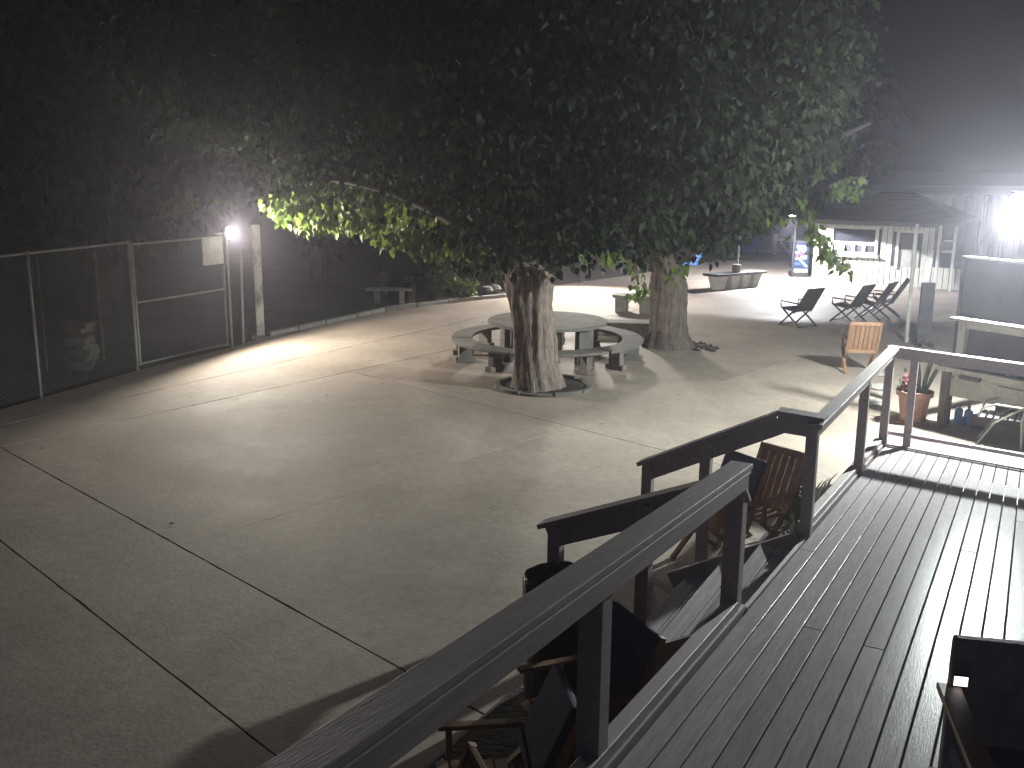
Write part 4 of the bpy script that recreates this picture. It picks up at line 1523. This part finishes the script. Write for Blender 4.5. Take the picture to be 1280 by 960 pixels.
def cmark(pts, material, name):
    """flat print on the cooler's front, coordinates in the front's plane"""
    m_ = MB()
    n_ = len(pts)
    vs_ = []
    for off in (.273, .277):
        for x_, z_ in pts:
            vs_.append((CB.x + x_ * cr + off * si, CB.y + x_ * si - off * cr, z_))
    fs_ = [tuple(range(n_)), tuple(range(n_, 2 * n_))[::-1]] + [(k_, k_ + n_, (k_ + 1) % n_ + n_, (k_ + 1) % n_) for k_ in range(n_)]
    m_.add(vs_, fs_)
    return m_.build(name, material, co)


cmark([(-.14, 1.0), (.0, .96), (.14, .9), (.17, 1.0), (.12, 1.08), (-.12, 1.1), (-.17, 1.06)], 'mark_white', 'emblem')
cmark([(-.1, .9), (.05, .86), (.14, .88), (.0, .95), (-.12, .98)], 'mark_cyan', 'emblem_wave')
for pts, mt in (([(-.2, .86), (-.05, .86), (-.05, .82), (-.2, .82)], 'mark_white'), ([(-.15, .815), (-.11, .815), (-.11, .66), (-.15, .66)], 'mark_red'),
                ([(-.19, .655), (-.03, .655), (-.03, .615), (-.19, .615)], 'mark_white'), ([(-.06, .8), (.1, .84), (.11, .8), (-.05, .76)], 'mark_red'),
                ([(.0, .74), (.04, .74), (.04, .62), (.0, .62)], 'mark_white'), ([(.07, .72), (.19, .74), (.19, .7), (.07, .68)], 'mark_white'),
                ([(.07, .66), (.2, .68), (.2, .64), (.07, .62)], 'mark_white')):
    cmark(pts, mt, 'letter_stroke')
cmark([(-.05, .58), (.0, .6), (.24, .4), (.24, .33), (.16, .36)], 'mark_cyan', 'swoosh')
cmark([(-.22, .5), (-.06, .5), (.04, .42), (-.22, .4)], 'blue_plastic', 'stripe')

# ------------------------------------------------------------------ far end of the yard
bp = at(933, 317)
bn_ = thing('recycling_bin', 'blue upright bin at the far end of the yard', 'bin', bp)
MB().hexa([(bp.x - .4, bp.y - .38, .05), (bp.x + .4, bp.y - .38, .05), (bp.x + .4, bp.y + .38, .05), (bp.x - .4, bp.y + .38, .05),
           (bp.x - .47, bp.y - .44, 1.05), (bp.x + .47, bp.y - .44, 1.05), (bp.x + .47, bp.y + .44, 1.05), (bp.x - .47, bp.y + .44, 1.05)]).build('body', 'blue_plastic', bn_, bevel=.03)
MB().box((bp.x, bp.y, 1.1), (1.0, .95, .09)).build('lid', 'blue_light', bn_, bevel=.02)
for x in (-.33, .33):
    MB().tube([(bp.x + x - .04, bp.y - .42, .1), (bp.x + x + .04, bp.y - .42, .1)], .1, 14).build('wheel', 'dark_metal', bn_)
jp = at(862, 331)
cr_ = thing('blue_crate', 'blue plastic crate on the ground behind the farther tree', 'crate', jp)
for k in range(4):
    MB().box((jp.x, jp.y, .06 + .15 * k), (.75, .5, .1)).build('slat', 'blue_light', cr_)
MB().box((jp.x, jp.y, .3), (.66, .42, .56)).build('core', 'blue_plastic', cr_)
jg = at(868, 329) + Vector((.12, .1, 0))
jt = thing('water_jug', 'tall clear blue water jug beside the blue crate', 'jug', jg)
MB().lathe(jg, [(.16, 0), (.18, .05), (.18, .5), (.16, .55), (.18, .6), (.18, .78), (.07, .92), (.06, 1.02)], 20).build('body', 'blue_light', jt)
MB().lathe(jg + Vector((0, 0, 1.02)), [(.075, 0), (.075, .07)], 14).build('cap', 'mark_white', jt)
gp = [at(968, 318), at(989, 320)]
gf = thing('gate_frame_stand', 'white painted wooden frame with a brace at the far end of the yard', 'frame', gp[0])
zt_ = aty(975, 299, gp[0].y).z
for p in gp:
    MB().box((p.x, p.y, (zt_ + .2) / 2), (.13, .13, zt_ + .2)).build('post', 'white_paint', gf)
MB().beam((gp[0].x, gp[0].y, zt_), (gp[1].x, gp[1].y, zt_), .09, .12).build('top_bar', 'white_paint', gf)
MB().beam((gp[1].x - .05, gp[1].y - .07, zt_ - .6), (gp[1].x - .5, gp[1].y - .07, zt_ - .06), .06, .08).build('brace', 'white_paint', gf)
p = at(945, 316)
tag(MB().tube([p, aty(946, 282, p.y)], .055, 8).build('bamboo_pole', 'pale_wood'), 'pale upright pole standing right of the blue bin', 'pole')
pb2 = at(914, 322)
bt2 = thing('slender_tree', 'slender tree with a pale forked trunk left of the blue bin', 'tree', pb2)
MB().tube([pb2 + Vector((0, 0, -.1)), aty(913, 306, pb2.y), aty(917, 292, pb2.y), aty(920, 275, pb2.y)], [.17, .12, .1, .07], 10, jit=.1).build('trunk', 'pale_bark', bt2)
MB().tube([aty(917, 293, pb2.y), aty(912, 280, pb2.y), aty(905, 262, pb2.y)], [.08, .06, .03], 8).build('limb', 'pale_bark', bt2)
cc = aty(915, 245, pb2.y)
leaf_object('crown', bt2, cluster_leaves(fill_crown(140, tuple(cc), (3.0, 2.2, 1.6), lambda x: 0), .5, 20, .22), 'leaf_dark')


def shrub(label, base, rx, rz_, n, mat_, leaf=.14, per=16, stem=True, name='shrub', droop=.4, group=None):
    s_ = thing(name, label, 'shrub', base, group)
    b = Vector(base)
    pts = fill_crown(n, (b.x, b.y, rz_ * .55), (rx, rx * .8, rz_ * .5), lambda x: .05, .5)
    leaf_object('foliage', s_, cluster_leaves(pts, max(.12, rx * .28), per, leaf, droop=droop), mat_)
    if stem:
        m_ = MB()
        for _ in range(6):
            m_.tube([b + Vector((random.uniform(-.08, .08), random.uniform(-.08, .08), -.05)), b + Vector((random.uniform(-.6, .6) * rx, random.uniform(-.5, .5) * rx, rz_ * .7))], [.022, .008], 6)
        m_.build('stems', 'bark', s_)
    return s_


gs = 'shrubs along the far left bed'
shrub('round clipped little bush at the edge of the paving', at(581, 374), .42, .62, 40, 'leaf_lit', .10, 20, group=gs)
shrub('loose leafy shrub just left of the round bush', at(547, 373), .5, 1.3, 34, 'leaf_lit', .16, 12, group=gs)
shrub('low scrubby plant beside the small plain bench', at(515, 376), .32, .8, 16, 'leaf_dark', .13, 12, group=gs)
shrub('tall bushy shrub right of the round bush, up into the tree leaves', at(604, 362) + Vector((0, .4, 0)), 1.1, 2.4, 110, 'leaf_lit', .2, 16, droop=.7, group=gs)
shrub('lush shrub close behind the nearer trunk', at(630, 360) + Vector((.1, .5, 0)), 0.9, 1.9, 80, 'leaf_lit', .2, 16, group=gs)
shrub('bright shrub beside the blue jug in the far yard', at(896, 325), .75, 1.3, 60, 'leaf_reed', .22, 16, group=gs)
shrub('dark shrub between the blue jug and the bright one', at(880, 328), .55, 1.5, 40, 'leaf', .2, 14, group=gs)
for i, (px, py) in enumerate(((607, 366), (617, 364))):
    p = at(px, py)
    m = MB().lathe(p, [(.16, 0), (.2, .08), (.15, .18), (.03, .22)], 9, 1.2, .9)
    tag(m.build('bed_stone', 'stone'), ['pale stone in the bed right of the round bush', 'second pale stone in the bed near the nearer trunk'][i], 'stone', 'stones in the bed')
# kerb along the planting bed
kerb = thing('bed_kerb', 'low stone kerb between the paving and the dark planting bed', 'kerb', at(480, 387))
pts = [at(*p) for p in [(335, 420), (405, 405), (480, 388.5), (520, 383), (560, 379), (600, 374), (640, 370.5)]]
for i in range(len(pts) - 1):
    a, b = pts[i], pts[i + 1]
    L = (b - a).length
    n_ = max(1, int(L / .9))
    for j in range(n_):
        p0_, p1_ = a.lerp(b, (j + .03) / n_), a.lerp(b, (j + .97) / n_)
        e = Vector((0, 0, .02 + random.uniform(0, .03)))
        MB().beam(p0_ + e, p1_ + e, .14, .11).build('kerb_stone', 'stone', kerb, bevel=.015)
pp_ = at(475, 372)
pt2 = thing('clay_pot', 'small clay pot standing behind the small plain bench', 'pot', pp_ + Vector((0, .6, 0)))
q_ = pp_ + Vector((0, .6, 0))
MB().lathe(q_, [(.16, 0), (.2, .3), (.26, .55), (.22, .62), (.15, .7), (.19, .78)], 18).build('body', 'old_wood', pt2)

# wire fence at the back, between the trunks
wa, wb = at(680, 352), at(800, 338)
wf = thing('wire_fence', 'dark wire fence at the back of the yard between the two trunks', 'fence', wa)
for k in range(6):
    p = wa.lerp(wb, k / 5) + Vector((0, .4, 0))
    MB().box((p.x, p.y, .75), (.08, .08, 1.6)).build('post', 'old_wood', wf)
for z_ in (.35, .7, 1.05, 1.4):
    MB().tube([(wa.x, wa.y + .34, z_), (wb.x, wb.y + .34, z_)], .012, 6).build('wire', 'wire', wf)

# ------------------------------------------------------------------ dark trees around the yard
def far_tree(label, x, y, h, r, mat_='leaf_dark', n=150):
    t_ = thing('background_tree', label, 'tree', (x, y, 0), 'dark trees around the yard')
    MB().tube([(x, y, -.2), (x + .1, y, h * .3), (x - .1, y + .1, h * .6)], [.3, .22, .1], 9, jit=.15).build('trunk', 'bark_dark', t_)
    leaf_object('crown', t_, cluster_leaves(fill_crown(n, (x, y, h * .58), (r, r * .8, h * .44), lambda q_: .5, .4), .9, 22, .34), mat_)


for lab, x, y, h, r in (('dark tree behind the fence at the left edge', -13.5, 19, 9, 3.4), ('dark tree filling the gap beyond the left fence', -16.5, 26, 10, 4.2), ('dark tree behind the gate', -10.5, 25, 9, 3.6),
                        ('dark tree behind the small plain bench, left one', -6.5, 33, 8, 3.6), ('dark tree behind the small plain bench, right one', -2.0, 36, 8.5, 3.6),
                        ('dark tree seen above the wire fence', 2.6, 40, 8.5, 3.8), ('dark tree behind the blue jug', 7.0, 47, 9, 4.0),
                        ('dark tree behind the blue bin', 11.5, 51, 9, 4.2), ('dark tree behind the white frame', 15.5, 50, 8.5, 4.0)):
    far_tree(lab, x, y, h, r)

# ------------------------------------------------------------------ haze volume added for the glow round the lamps
hz = MB().box((2, 28, 5.2), (90, 80, 12.9)).build('haze', 'dirt')
hm = bpy.data.materials.new('haze')
hm.use_nodes = True
hm.node_tree.nodes.remove(hm.node_tree.nodes['Principled BSDF'])
pv = hm.node_tree.nodes.new('ShaderNodeVolumePrincipled')
pv.inputs['Color'].default_value = (.88, .84, 1, 1)
pv.inputs['Density'].default_value = 0.0025
pv.inputs['Anisotropy'].default_value = 0.72
hm.node_tree.links.new(pv.outputs[0], hm.node_tree.nodes['Material Output'].inputs['Volume'])
hz.data.materials.clear()
hz.data.materials.append(hm)
tag(hz, None, None, kind='stuff')
